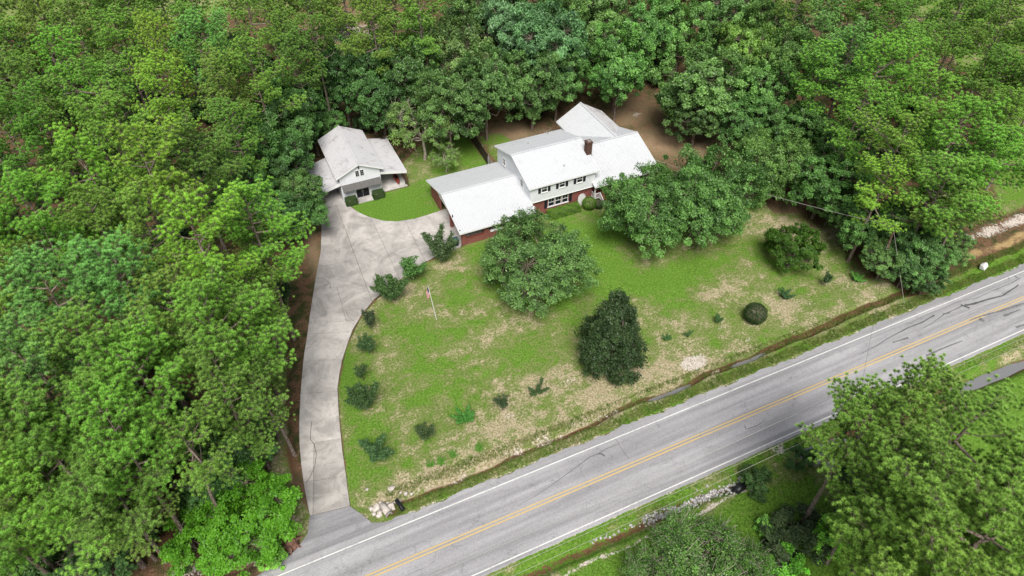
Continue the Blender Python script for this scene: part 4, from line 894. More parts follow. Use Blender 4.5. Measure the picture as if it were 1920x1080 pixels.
# ---- clipped shrubs by the buildings
hp = [G(1026, 402), G(1080, 386)]; hl = math.dist(hp[0][:2], hp[1][:2])
plant('hedge', make_clipped(102, 'box', (4.5, 1.15, 1.05), .05, 620), (34.85, 60.55, 0), 1, 1, 'long clipped hedge under the ground-floor triple window', 'hedge', 0, (1.7, 2.0, .9), None, ('stems', 'foliage'))
plant('garden_shrub', make_clipped(103, 'ball', (.95, .9, .85), .06, 300), (38.45, 60.35, 0), 1, 1, 'rounded variegated shrub left of the porch steps', 'shrub', 0, (1.8, 2.1, .9), None, ('stems', 'foliage'))
plant('garden_shrub', make_clipped(104, 'ball', (.7, .8, .55), .06, 300), (39.6, 60.1, 0), 1, 1, 'dark low shrub against the porch railing', 'shrub', 0, (.6, .8, .7), None, ('stems', 'foliage'))
for x, lab in ((10.72, 'clipped box shrub left of the outbuilding door'), (14.35, 'clipped box shrub right of the outbuilding door')):
    plant('box_shrub', make_clipped(105, 'box', (1.5, 1.0, 1.0), .05, 520), (x, 73.9, 0), 1, 1, lab, 'shrub', 0, (.65, .85, .7), 'clipped shrubs flanking the outbuilding door', ('stems', 'foliage'))
for i, (x, lab) in enumerate(((29.0, 'leggy flowering shrub at the carport front, partly over the roof edge'), (26.6, 'dark twiggy shrub rising past the carport eave'))):
    plant('garden_shrub', YOUNG[i], (x, 59.0, 0), 1.2, 1.05, lab, 'shrub', None, (1.0, .9, .9), None, ('stems', 'foliage'))

# ------------------------------------------------------------------ woods
TINTS = {'bright green': (1.03, 1.14, 1.0), 'yellow-green': (1.28, 1.24, .95), 'blue-green': (.95, 1.10, 1.55), 'deep green': (.80, .88, .85), 'mid green': (1.0, 1.0, 1.0), 'dark green': (.62, .74, .72)}
FOREST = []
def tree(px, py, kind, H, R, tint, hz=.72, note=None):
    zc = H * hz; p = G(px, py, zc); FOREST.append([p[0], p[1], kind, H, R, tint, note])
B_, Y_, U_, D_, M_, K_ = 'bright green', 'yellow-green', 'blue-green', 'deep green', 'mid green', 'dark green'
for q in [  # left woods, pines: crown centre in the photograph, kind, height, crown radius, look
    (90, 60, 21, 4.6, M_), (30, 120, 20, 4.2, B_), (210, 45, 21, 4.2, D_), (50, 15, 21, 4.2, M_), (330, 20, 21, 4.2, D_), (165, 95, 20, 4.2, M_), (20, 45, 20, 4.0, D_), (270, 60, 20, 4.0, M_), (560, 130, 18, 3.6, D_), (528, 28, 20, 3.4, M_), (495, -10, 21, 3.6, D_), (1625, 30, 18, 3.6, D_), (380, 55, 21, 4.6, M_), (470, 75, 21, 4.4, M_), (250, 110, 20, 3.8, M_), (312, 125, 21, 3.4, Y_), (392, 130, 20, 3.8, U_), (490, 160, 20, 3.8, M_),
    (60, 200, 20, 4.2, D_), (140, 165, 21, 4.2, B_), (205, 215, 20, 4.4, B_), (310, 205, 20, 3.6, Y_), (425, 190, 19, 4.0, M_), (30, 290, 20, 4.0, D_), (120, 290, 18, 3.6, M_), (245, 300, 22, 4.2, B_), (190, 370, 22, 4.0, Y_),
    (280, 370, 22, 4.4, Y_), (370, 330, 19, 4.2, D_), (450, 270, 17, 3.6, D_), (90, 455, 21, 4.2, B_), (20, 470, 20, 4.0, M_), (190, 465, 19, 3.8, M_), (300, 460, 20, 3.8, B_), (385, 505, 22, 4.4, Y_), (490, 450, 19, 3.8, B_), (540, 462, 15, 3.2, M_), (548, 540, 13, 3.0, M_),
    (130, 600, 22, 4.6, U_), (30, 600, 20, 4.0, M_), (250, 590, 22, 4.4, U_), (350, 610, 20, 4.2, M_), (430, 640, 21, 4.2, B_), (505, 630, 17, 3.3, B_), (200, 720, 20, 4.2, M_), (80, 730, 21, 4.2, U_), (310, 740, 20, 4.0, B_), (410, 740, 18, 3.6, M_), (500, 725, 14, 3.4, M_), (538, 610, 12, 3.2, B_), (545, 700, 11, 3.1, M_), (532, 772, 9.5, 2.8, D_),
    (25, 830, 21, 4.0, B_), (120, 850, 20, 4.0, M_), (240, 850, 19, 3.8, B_), (350, 860, 15, 3.4, M_), (60, 980, 21, 4.4, B_), (180, 990, 19, 3.8, M_), (-40, 930, 20, 4, M_), (110, 1090, 20, 4.2, B_), (-50, 1060, 20, 4, M_), (-60, 780, 20, 4, D_), (-60, 640, 20, 4, M_), (-60, 520, 20, 4, D_), (-60, 380, 20, 4, M_), (-60, 200, 20, 4.2, M_), (-50, 60, 20, 4.2, D_),
    (30, 1180, 18, 4, M_), (200, 1120, 14, 3, M_), (590, 80, 21, 3.6, D_), (650, 10, 21, 3.6, M_), (735, 25, 21, 4.0, M_), (700, 110, 20, 3.8, M_), (790, 60, 20, 4.2, B_), (580, 20, 21, 3.6, M_), (150, -20, 21, 4.4, M_), (300, -20, 21, 4.2, M_), (430, -30, 21, 4.2, M_), (560, -60, 21, 4.0, D_), (700, -60, 21, 4, M_), (840, -40, 21, 4, D_)]:
    tree(q[0], q[1], 'pine', *q[2:])
for q in [  # left side, broadleaved
    (540, 215, 12, 4.4, K_), (590, 245, 10, 3.4, B_), (480, 300, 12, 4.2, D_), (570, 320, 9, 3.4, K_), (520, 395, 8, 3.8, K_), (570, 400, 6, 2.8, D_), (440, 370, 11, 4.0, D_), (600, 170, 12, 3.8, K_), (640, 150, 13, 4.2, K_), (130, 1062, 6, 3.0, D_), (40, 1075, 6, 3.0, M_), (210, 1050, 4.5, 2.4, D_), (440, 830, 8, 3.4, K_), (400, 900, 6, 2.8, K_), (620, 235, 6, 2.4, M_), (590, 300, 6, 2.2, M_)]:
    tree(q[0], q[1], 'oak', *q[2:], hz=.6)
for q in [  # back woods behind the house
    (700, 205, 13, 4.6, K_), (690, 150, 14, 4.6, K_), (770, 150, 15, 5.0, D_), (840, 200, 13, 4.8, D_), (860, 110, 15, 5.2, M_), (910, 160, 14, 5.0, D_), (960, 60, 16, 6.0, U_), (1030, 90, 16, 6.0, U_), (1000, 150, 13, 5.0, D_), (930, 30, 16, 5.4, D_), (1110, 40, 16, 5.6, M_), (1160, 110, 14, 5.4, B_), (1210, 60, 15, 5.2, B_), (1160, 150, 11, 4.0, B_), (1280, 60, 15, 5.2, B_), (1045, 148, 11, 4.2, D_), (1000, 200, 6, 2.4, M_),
    (1320, 160, 14, 6.4, M_), (1312, 208, 9, 4.8, M_), (1395, 110, 14, 4.6, Y_), (1430, 170, 12, 4.6, B_), (1395, 225, 9, 4.4, D_), (1370, 30, 15, 5, M_), (1450, 60, 15, 5, M_), (1480, 240, 10, 4.2, D_), (1470, 130, 14, 4.6, M_), (1290, 205, 5, 2.8, K_), (900, -40, 16, 5.5, D_), (1020, -40, 16, 5.5, D_), (1140, -50, 16, 5.5, M_), (1260, -50, 16, 5.5, M_), (1360, -60, 16, 5.5, D_), (880, 50, 15, 4.6, D_), (1070, 20, 15, 5, D_)]:
    tree(q[0], q[1], 'oak', *q[2:], hz=.62)
for q in [  # right woods, pines
    (1545, 75, 19, 4.2, U_), (1500, 30, 19, 4.0, M_), (1590, 130, 19, 4.0, U_), (1530, 150, 17, 4.0, B_), (1640, 170, 19, 4.2, B_), (1600, 230, 17, 4.0, B_), (1690, 130, 18, 4.0, M_), (1740, 230, 19, 4.6, B_), (1680, 290, 17, 4.0, M_), (1790, 280, 19, 4.8, B_), (1750, 360, 16, 4.4, B_), (1830, 330, 17, 4.4, B_), (1650, 360, 14, 3.6, Y_), (1800, 410, 12, 3.4, M_),
    (1780, 50, 19, 4.4, D_), (1840, 90, 19, 4.4, D_), (1890, 40, 19, 4.4, D_), (1860, 170, 17, 4.2, D_), (1910, 130, 18, 4.2, D_), (1720, 20, 19, 4, D_), (1940, 200, 17, 4.2, D_), (1960, 60, 19, 4.4, D_), (1620, -40, 19, 4.2, D_), (1700, -60, 19, 4.2, D_), (1800, -50, 19, 4.2, D_), (1900, -50, 19, 4.2, D_), (1480, -50, 19, 4.2, M_), (2000, 130, 18, 4.2, D_), (1660, 85, 18, 4.0, D_), (1705, 70, 18, 4.0, D_), (1765, 135, 17, 4.0, D_), (1815, 15, 19, 4.2, D_), (1900, 175, 16, 4.0, M_), (1650, 10, 18, 4.0, D_), (1870, 240, 16, 4.0, M_), (1580, 10, 18, 4.0, M_)]:
    tree(q[0], q[1], 'pine', *q[2:])
for q in [(1580, 300, 9, 3.6, M_), (1620, 420, 8, 3.4, M_), (1690, 440, 8, 3.6, D_), (1660, 490, 5, 2.8, M_), (1725, 480, 7, 3.2, M_), (1740, 525, 4, 2.2, K_), (1560, 390, 5, 2.6, M_), (1590, 410, 6, 2.8, D_), (1780, 470, 5, 2.4, M_), (1640, 440, 5, 2.6, K_), (1700, 505, 5, 2.4, D_)]:
    tree(q[0], q[1], 'oak', *q[2:], hz=.55)
for q in [  # foreground right, beyond the road
    (1688, 775, 19, 3.9, M_), (1598, 830, 17, 3.8, M_), (1640, 930, 15, 3.4, M_), (1758, 872, 19, 4.2, M_), (1700, 945, 18, 4.4, M_), (1862, 975, 19, 4.4, M_), (1800, 1050, 19, 4.6, M_), (1920, 1040, 19, 4.4, M_), (1640, 1040, 15, 3.6, M_), (1975, 1050, 18, 4.0, M_), (1750, 1150, 19, 4.4, M_)]:
    tree(q[0], q[1], 'pine', *q[2:], hz=.70)
FOREST.append([3.9, 77.6, 'oak', 10.5, 4.0, K_, None]); FOREST.append([4.3, 73.2, 'oak', 7.6, 3.3, D_, None]); FOREST.append([5.2, 83.2, 'oak', 12.5, 4.6, D_, None]); FOREST.append([7.5, 87.6, 'oak', 12.0, 4.4, K_, None])
# every trunk stands on soil: clear of the road, the drive and the buildings
for f in FOREST:
    x, y = f[0], f[1]
    if x < 0 and 20 < y < 33.2:
        f[3] *= 1 - .025 * (33.2 - y) * 2; f[1] = 33.2 + random.uniform(0, 1.6)
    if inside(np.array([x]), np.array([y]), pts)[0]: f[0] -= 2.9
    if f[2:4] in (['oak', 10.5], ['oak', 12.5], ['oak', 7.6]): continue
    if 15 < x < 20.5 and 78 < y < 86: f[0], f[1] = x + 2.0, y + 3.8
    elif 4.5 < x < 10.5 and 73 < y < 86: f[0], f[1] = min(x - 2.4, 4.4), y + .6
LANDMARKS = [('the upper left corner', (0, 0)), ('the left picture edge, mid-height', (0, 540)), ('the lower left corner', (0, 1080)), ('the drive mouth', (620, 960)), ('the narrow lower driveway', (600, 740)), ('the parking court\'s left edge', (595, 500)),
             ('the white outbuilding', (680, 300)), ('the house\'s rear wing', (1085, 200)), ('the chimney', (1103, 265)), ('the leaning utility pole', (1660, 470)), ('the upper right corner', (1920, 0)), ('the top edge centre', (960, 0)), ('the lower right corner', (1920, 1080)), ('the right picture edge', (1920, 350)), ('the ball-shaped bush', (1412, 581)), ('the compact round lawn tree', (1490, 470)), ('the wing roof\'s right end', (1210, 260)), ('the flagpole', (812, 565)), ('the wheelie bin', (855, 452)), ('the magnolia', (1148, 620)), ('the ditch pool', (1530, 843)), ('the stone-lined ditch', (1300, 945)), ('the brown stump', (545, 1018))]
ORD = ['nearest', 'second nearest', 'third nearest', 'fourth nearest', 'fifth nearest', 'sixth nearest', 'seventh nearest', 'eighth nearest', 'ninth nearest', 'tenth nearest', 'eleventh nearest', 'twelfth nearest', 'thirteenth nearest', 'fourteenth nearest', 'fifteenth nearest', 'sixteenth nearest', 'seventeenth nearest', 'eighteenth nearest', 'nineteenth nearest', 'twentieth nearest']
cent = [PX((f[0], f[1], f[3] * .7)) for f in FOREST]; used = set(); labels = {}
ranks = {}
for kind in ('pine', 'oak'):
    idx = [i for i, f in enumerate(FOREST) if f[2] == kind]
    for nm, q in LANDMARKS:
        for r_, i in enumerate(sorted(idx, key=lambda i: math.dist(cent[i], q))[:20]): ranks.setdefault(i, []).append((r_, nm))
for i, f in enumerate(FOREST):
    kn = 'pine' if f[2] == 'pine' else 'leafy tree'; r_, nm = min(ranks.get(i, [(99, '')]), key=lambda a: a[0])
    size = 'tall' if f[3] > 17 else ('small' if f[3] < 8 else 'middling')
    if r_ < 20: labels[i] = f'{size} {f[5]} {kn}, {ORD[r_]} {kn} to {nm}'
    else: labels[i] = f'{size} {f[5]} {kn} deep inside the closed wood canopy'
for i, (x, y, kind, H, R, tn, note) in enumerate(FOREST):
    tint = tuple(v * random.uniform(.93, 1.07) for v in TINTS[tn])
    side = 'left' if x < 14 and y < 110 else ('front' if y < 20 else ('right' if x > 55 else 'back'))
    if kind == 'pine':
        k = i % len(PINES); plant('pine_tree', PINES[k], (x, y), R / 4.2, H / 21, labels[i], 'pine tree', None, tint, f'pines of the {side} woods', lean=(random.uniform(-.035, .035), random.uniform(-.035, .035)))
    else:
        src = BRIGHT if tn == B_ and H < 9 else OAKS; k = i % len(src); R0, H0 = (4, 6) if src is BRIGHT else (5, 10)
        t2 = tint if src is OAKS else tuple(v * .8 for v in tint)
        plant('broadleaf_tree', src[k], (x, y), R / R0, H / H0, labels[i], 'tree', None, t2, f'broadleaved trees of the {side} woods')
# notable ones
p = G(790, 235, 5.5); plant('straggly_tree', STRAGGLY[0], p, .98, .95, 'half-bare straggly tree with pale branches between outbuilding and house', 'tree', .4, (1.35, 1.2, 1.1))
p = G(835, 300, 2.0); plant('straggly_tree', STRAGGLY[0], p, .45, .42, 'small pale straggly tree right of the outbuilding lean-to', 'tree', 2.4, (1.5, 1.35, 1.1))
p = G(470, 975, 2.4); plant('bright_tree', BRIGHT[1], p, 1.12, .95, 'vivid green low tree beside the drive apron', 'tree', None, (1.28, 1.45, .95))
p = G(385, 1015, 2.2); plant('bright_tree', BRIGHT[0], p, .85, .75, 'vivid green bush left of the low tree by the apron', 'tree', None, (1.28, 1.45, .95))
p = G(510, 1045, .5); plant('roadside_bush', UNDER[1], p, .55, .5, 'small green bush in the ditch left of the apron', 'bush', None, (1.5, 1.7, .9))
p = G(1415, 905, .9); plant('roadside_bush', UNDER[0], p, .62, .75, 'dark rounded bush at the end of the stone-lined ditch', 'bush', None, (.8, 1.0, .8))
p = G(1502, 862, 1.0); plant('roadside_bush', UNDER[0], p, .55, .75, 'dark bush beside the ditch pool under the pines', 'bush', None, (.8, 1.1, .9))
p = G(1310, 1052, 1.8); plant('scrub_tree', SCRUB[0], p, 1.3, 1.1, 'feathery grey-green scrub at the bottom edge right of centre', 'scrub', None, (.80, .88, .65))
p = G(1220, 1085, 1.5); plant('scrub_tree', SCRUB[0], p, .8, .8, 'smaller feathery scrub at the bottom edge, left of the larger one', 'scrub', 1.0, (.80, .88, .65))
p = G(1390, 1080, 1.8); plant('scrub_tree', SCRUB[0], p, .9, .95, 'feathery scrub at the bottom edge between larger scrub and bright bush', 'scrub', 3.0, (.80, .88, .65))
p = G(1490, 1005, 1.2); plant('roadside_bush', UNDER[0], p, 1.25, .75, 'wide dark purple-green bush under the foreground pines', 'bush', None, (.75, .7, .75))
p = G(1470, 1060, 1.5); plant('roadside_bush', UNDER[1], p, .8, .8, 'bright green bush below the wide dark bush at the bottom edge', 'bush', None, (1.6, 2.1, .9))
p = G(1550, 1010, 1.5); plant('roadside_bush', UNDER[1], p, .7, 1.0, 'yellow-green bush between dark bush and foreground pines', 'bush', None, (1.9, 2.2, .9))
p = G(1445, 990, 1.0); plant('roadside_bush', UNDER[1], p, .45, .6, 'pale bush at the upper left of the wide dark bush', 'bush', None, (2.0, 2.1, 1.6))
# understorey shrubs on the forest floor
g = np.random.default_rng(5); spots = []
POLYS = [[(-50, 32), (-8, 32), (-7, 40), (-4.5, 52), (-1, 66), (2, 78), (4, 92), (14, 92), (24, 88), (30, 94), (30, 125), (-50, 140)], [(30, 90), (40, 84), (54, 84), (62, 84), (66, 74), (70, 60), (110, 80), (110, 110), (30, 125)], [(68, 56), (70, 46), (66, 36), (80, 36), (90, 48), (100, 64), (74, 66)], [(36, 15), (46, 14), (46, -4), (30, -4)]]
def scatter(poly, n, dmin):
    xs_ = [p[0] for p in poly]; ys_ = [p[1] for p in poly]; k = 0
    while k < n * 12 and len(spots) < 400:
        k += 1; x, y = g.uniform(min(xs_), max(xs_)), g.uniform(min(ys_), max(ys_))
        if not inside(np.array([x]), np.array([y]), poly)[0]: continue
        if any((x - a) ** 2 + (y - b) ** 2 < dmin * dmin for a, b in spots): continue
        spots.append((x, y))
for P_, n, dm in zip(POLYS, (70, 50, 30, 10), (5.4, 5.6, 4.2, 5)): scatter(P_, n, dm)
for i, (x, y) in enumerate(spots):
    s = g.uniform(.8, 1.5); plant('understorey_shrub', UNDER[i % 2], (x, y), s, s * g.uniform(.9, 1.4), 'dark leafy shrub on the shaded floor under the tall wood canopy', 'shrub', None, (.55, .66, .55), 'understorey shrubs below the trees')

# ------------------------------------------------------------------ poles, wires, small things
pb = G(1645, 519); pt = np.array([pb[0] - 1.0, pb[1] + .3, 7.9])
up = thing('utility_pole', 'leaning weathered wooden utility pole at the edge of the right-hand woods', 'utility pole', (pb[0], pb[1], 0))
part(up, 'pole', tube([(pb[0], pb[1], -.2), tuple((pb + pt) / 2), tuple(pt)], [.17, .15, .12], 10), 'pole_wood'); part(up, 'pole_cap', tube([tuple(pt), tuple(pt + np.array([0, 0, .12]))], .15, 8), 'galvanised')
part(up, 'cable_guard', tube([tuple(pb + np.array([-.22, -.05, 0])), tuple(pb * .35 + pt * .65 + np.array([-.18, -.05, 0]))], .03, 6), 'galvanised')
part(up, 'insulator', tube([tuple(pt + np.array([-.35, 0, -.15])), tuple(pt + np.array([-.1, 0, -.1]))], .06, 8), 'box_grey')
def wire(a, b, sag, name, label, mat='wire_metal', r=.016, n=26):
    a, b = np.array(a, float), np.array(b, float); P_ = [tuple(a + (b - a) * k / n - np.array([0, 0, sag * 4 * (k / n) * (1 - k / n)])) for k in range(n + 1)]
    V, F = tube(P_, r, 5); return tag(link(name, py_mesh(name, V, F, mat)), label, 'wire')
p2 = np.array([39.3, 18.4, 0.0]); t2 = np.array([38.9, 18.2, 11.0])
up2 = thing('utility_pole', 'dark utility pole half hidden in the foreground pines beside the ditch pool', 'utility pole', tuple(p2))
part(up2, 'pole', tube([(p2[0], p2[1], -.4), tuple((p2 + t2) / 2), tuple(t2)], [.17, .15, .12], 10), 'wood_dark'); part(up2, 'cross_arm', box(t2[0] - .06, t2[0] + .06, t2[1] - 1.1, t2[1] + 1.1, 10.4, 10.55), 'wood_grey')
for k in (-1.0, 0, 1.0): part(up2, 'insulator', tube([(t2[0], t2[1] + k, 10.55 if k else 11.0), (t2[0], t2[1] + k, 10.75 if k else 11.15)], .05, 8), 'box_grey')
wire(pt + np.array([-.1, 0, -.1]), (t2[0], t2[1] + .3, 9.6), .5, 'service_wire', 'dark overhead wire crossing the road to the leaning pole', 'wire_black', .010)
wire(pt + np.array([-.3, 0, -.15]), (48.6, 62.9, 3.4), .5, 'service_wire', 'pale overhead wire running from the leaning pole back to the house', 'wire_metal', .018)
wire(tuple(pt + np.array([0, 0, -.6])), (pb[0] - .7, pb[1] - 4.6, .05), 0, 'guy_wire', 'pale guy wire slanting from the leaning pole to the verge', 'wire_metal', .016)
for k, (dy, z, lab) in enumerate(((1.0, 10.75, 'pale overhead wire along the far verge, closest to the road edge'), (-.0, 9.2, 'pale overhead wire along the ditch, upper of the lower pair'), (-.35, 8.6, 'pale overhead wire along the ditch, lowest of the three'))):
    wire((-22, 18.3 + dy, z), (t2[0], t2[1] + dy, z), .7, 'power_line', lab + ', left of the pines', 'wire_metal', .011, 40); wire((t2[0], t2[1] + dy, z), (100, 17.8 + dy, z), .7, 'power_line', lab + ', right of the pines', 'wire_metal', .011, 40)
p = G(1674, 524); mk = thing('marker_post', 'thin pale marker post standing right of the leaning utility pole', 'post', (p[0], p[1], 0)); part(mk, 'post', tube([(p[0], p[1], -.1), (p[0], p[1], 2.2)], .035, 6), 'galvanised'); part(mk, 'cap', tube([(p[0], p[1], 2.2), (p[0], p[1], 2.26)], .05, 6), 'galvanised')
for (px, py), lab in (((1530, 868), 'white utility pedestal left of the dark pole under the pines'), ((1552, 876), 'white utility pedestal right of the dark pole under the pines')):
    p = G(px, py); t_ = thing('utility_pedestal', lab, 'pedestal', (p[0], p[1], gz(p[0], p[1])), 'utility pedestals by the pole'); z = gz(p[0], p[1])
    part(t_, 'cabinet', box(p[0] - .3, p[0] + .3, p[1] - .22, p[1] + .22, z - .1, z + .85), 'box_grey'); part(t_, 'lid', box(p[0] - .34, p[0] + .34, p[1] - .26, p[1] + .26, z + .852, z + .93), 'bag_white')
# flag pole
b = G(818.7, 599); fp = thing('flag_pole', 'white flagpole on the lawn with a limp striped flag', 'flagpole', (b[0], b[1], 0)); tp = np.array([b[0] - .55, b[1] + .75, 4.1])
tp = b + np.array([-.45, .25, 5.0]); part(fp, 'pole', tube([(b[0], b[1], -.1), tuple(tp)], [.04, .028], 8), 'white_trim'); part(fp, 'finial', tube([tuple(tp), tuple(tp + np.array([0, 0, .1]))], .06, 8), 'galvanised')
V, F, MI = [], [], []; NU, NV = 12, 13; d_ = (tp - b) / np.linalg.norm(tp - b)
for i in range(NU + 1):
    u = i / NU
    for j in range(NV + 1):
        v = j / NV; top = tp - d_ * .15; h = top - d_ * 1.15 * v
        fold = .13 * math.sin(u * 11) * (.3 + u); V.append((h[0] - .38 * u - .02, h[1] - .12 * u + fold, h[2] - .75 * u ** 1.3 - .05 * math.sin(u * 9)))
for i in range(NU):
    for j in range(NV):
        n_ = NV + 1; F.append((i * n_ + j, (i + 1) * n_ + j, (i + 1) * n_ + j + 1, i * n_ + j + 1)); MI.append(2 if (i < 5 and j < 7) else (0 if j % 2 == 0 else 1))
fl = part(fp, 'flag', (V, F), ['flag_red', 'flag_white', 'flag_blue'], True)
for pl, mi in zip(fl.data.polygons, MI): pl.material_index = mi
# wheelie bin
p = np.array([20.1, 60.5, .06]); wb = thing('wheelie_bin', 'dark green wheelie bin standing at the carport corner', 'bin', tuple(p))
V = [(p[0] + sx * (.24 + .06 * k), p[1] + sy * (.26 + .08 * k), .10 + .92 * k) for k in (0, 1) for sx, sy in ((-1, -1), (1, -1), (1, 1), (-1, 1))]
part(wb, 'body', (V, BOXF), 'bin_green'); ld = part(wb, 'lid', ([(p[0] + sx * .33, p[1] + sy * .38, z) for z, s in ((1.025, 1),) for sx, sy in ((-1, -1), (1, -1), (1, 1), (-1, 1))] + [(p[0] + sx * .27, p[1] + sy * .31, 1.13) for sx, sy in ((-1, -1), (1, -1), (1, 1), (-1, 1))], BOXF), 'bin_lid')
part(ld, 'handle', tube([(p[0] - .25, p[1] + .44, 1.0), (p[0] + .25, p[1] + .44, 1.0)], .02, 6), 'plastic_black')
for s in (-1, 1): part(wb, 'wheel', tube([(p[0] + s * .27, p[1] + .30, .10), (p[0] + s * .33, p[1] + .30, .10)], .10, 12), 'plastic_black')
# hose reel and garden arch by the house front
p = (30.95, 61.55, 1.55); hr = thing('hose_reel', 'white hose reel on the brick wall beside the carport roof', 'hose reel', p)
part(hr, 'hose', tube([(p[0] + .26 * math.cos(a), p[1] - .08, p[2] + .26 * math.sin(a)) for a in np.linspace(0, 6.283, 17)], .05, 6, False), 'white_trim'); part(hr, 'bracket', box(p[0] - .06, p[0] + .06, p[1] - .08, p[1] + .07, p[2] - .06, p[2] + .06), 'plastic_black')
ax, ay = 37.75, 61.2; ga = thing('garden_arch', 'white arched garden ornament against the brick wall left of the porch', 'arch', (ax, ay, 0))
ang = np.linspace(0, math.pi, 13); V = [(ax + .48 * math.cos(a), ay, 1.35 + .48 * math.sin(a)) for a in ang] + [(ax - .48, ay, 0), (ax + .48, ay, 0)]; n = len(V); V += [(v[0], v[1] + .06, v[2]) for v in V]
part(ga, 'panel', (V, [tuple(range(n))[::-1], tuple(range(n, 2 * n))] + [(i, (i + 1) % n, n + (i + 1) % n, n + i) for i in range(n)]), 'white_trim')
part(ga, 'frame', tube([(ax + .52, ay - .02, 0)] + [(ax + .52 * math.cos(a), ay - .02, 1.35 + .52 * math.sin(a)) for a in ang] + [(ax - .52, ay - .02, 0)], .035, 6), 'bag_white')
p = (24.95, 59.98, 1.06); tag(link('ornament', py_mesh('ornament', *tube([(0, 0, 0), (0, 0, .06), (0, 0, .14), (0, 0, .2)], [.04, .09, .08, .02], 8), 'bag_white', True), None, (24.75, 60.18, 1.04)), 'small white ornament on the carport window sill', 'ornament')
tag(link('flower_pot', py_mesh('flower_pot', *tube([(0, 0, 0), (0, 0, .25), (0, 0, .28)], [.12, .19, .19], 10), 'terracotta'), None, (30.0, 59.75, 0)), 'orange flower pot by the carport pier next to the house', 'pot')
# fence and gate behind the carport wing
fx = 30.0; fn = thing('fence', 'dark weathered plank fence running back from the house corner', 'fence', (30.3, 72.3, 0))
a, b = np.array([30.35, 74.6]), np.array([31.0, 84.6]); L = np.linalg.norm(b - a); dv = (b - a) / L
for k in range(int(L / .19)):
    c = a + dv * (k * .19 + .09); h = 1.78 + random.uniform(-.03, .03); part(fn, 'plank', box(c[0] - .012, c[0] + .012, c[1] - .085, c[1] + .085, 0, h), 'wood_dark')
for z in (.4, 1.4): part(fn, 'rail', beam((a[0] + .05, a[1], z), (b[0] + .05, b[1], z), .05, .09), 'wood_dark')
for k in range(5): c = a + dv * L * k / 4; part(fn, 'post', box(c[0] + .03, c[0] + .13, c[1] - .05, c[1] + .05, 0, 1.9), 'wood_grey')
gt = thing('garden_gate', 'grey-white barred gate between the fence and the house wall', 'gate', (30.3, 72.3, 0))
for z in (.25, .7, 1.15, 1.55): part(gt, 'bar', beam((30.3, 72.0, z), (30.33, 74.45, z), .04, .08), 'galvanised')
for y in (72.0, 73.2, 74.45): part(gt, 'stile', box(30.26, 30.36, y - .04, y + .04, .1, 1.65), 'galvanised')
# culvert rubble by the drive mouth
def rock_mesh(seed, sx, sy, sz, mat):
    g = np.random.default_rng(seed); bm = bmesh.new(); bmesh.ops.create_icosphere(bm, subdivisions=1, radius=.5)
    for v in bm.verts: v.co = Vector((v.co.x * sx, v.co.y * sy, v.co.z * sz)) * float(g.uniform(.75, 1.2))
    me = bpy.data.meshes.new('rock'); bm.to_mesh(me); bm.free(); me.materials.append(MAT[mat]); return me
def c9(x, y): return (660 + x / 10.8, 900 + y / 10.8)
RUB = [((500, 560), .75, .95), ((460, 610), .55, .55), ((560, 670), .6, .45), ((450, 700), .45, .4), ((550, 735), .65, .35), ((380, 590), .4, .4), ((800, 180), .75, .5), ((950, 365), .45, .4), ((860, 390), .55, .3), ((700, 440), .5, .3), ((590, 470), .45, .3), ((985, 265), .3, .25), ((1085, 265), .4, .5), ((1190, 250), .35, .35), ((305, 210), .35, .3)]
names = ['largest pale rubble block beside the drive mouth', 'dark-holed pale rubble lump beside the largest block', 'pale rubble chunk below the largest block', 'leftmost low pale stone of the rubble heap', 'flat pale stone at the lower rim of the rubble heap', 'small pale stone at the upper left of the rubble heap', 'lone pale stone in the grass above the rubble heap', 'pale stone at the head of the clay ditch', 'broken pale slab left of the stone heading the ditch', 'pinkish broken slab along the culvert edge', 'short pinkish slab next to the largest rubble block', 'small pale stone on the bank, first right of the rubble', 'upright pale stone on the bank, second right of the rubble', 'pale stone on the bank, third right of the rubble', 'single small stone in the lawn left of the rubble']
for k, ((x, y), sx, sy) in enumerate(RUB):
    p = G(*c9(x, y), -.05); tag(link('rubble_stone', rock_mesh(200 + k, sx, sy, .42, 'rubble'), None, (p[0], p[1], gz(p[0], p[1]) + .10)), names[k], 'stone', 'rubble at the drive culvert')
p = G(*c9(670, 590), .1); z = gz(p[0], p[1]) + .2; cp = thing('concrete_pipe', 'pale concrete pipe length lying across the culvert', 'pipe', (p[0], p[1], z))
def ring_tube(a, b, r, r2, n=16):
    a, b = Vector(a), Vector(b); d = (b - a).normalized(); u = d.cross(Vector((0, 0, 1))).normalized(); w = d.cross(u); V, F = [], []
    for p_, rr_ in ((a, r), (b, r), (b, r2), (a, r2)):
        for k in range(n): t_ = 2 * math.pi * k / n; V.append(tuple(p_ + (u * math.cos(t_) + w * math.sin(t_)) * rr_))
    for i in range(4):
        for k in range(n): k2 = (k + 1) % n; F.append((i * n + k, i * n + k2, ((i + 1) % 4) * n + k2, ((i + 1) % 4) * n + k))
    return V, F
part(cp, 'pipe_wall', ring_tube((p[0] - .12, p[1] + .55, z), (p[0] + .18, p[1] - .65, z - .05), .30, .24), 'rubble', True); part(cp, 'collar', ring_tube((p[0] + .13, p[1] - .5, z - .05), (p[0] + .20, p[1] - .72, z - .06), .34, .305), 'wood_grey', True)
for (x, y), lab in (((765, 545), 'pale concrete block right of the pipe, left of two'), ((815, 530), 'pale concrete block right of the pipe, right of two')):
    p = G(*c9(x, y), .05); z = gz(p[0], p[1]); tag(link('concrete_block', py_mesh('concrete_block', *box(-.16, .16, -.34, .34, -.1, .2), 'rubble'), None, (p[0], p[1], z + .08)), lab, 'block', 'concrete blocks at the culvert')
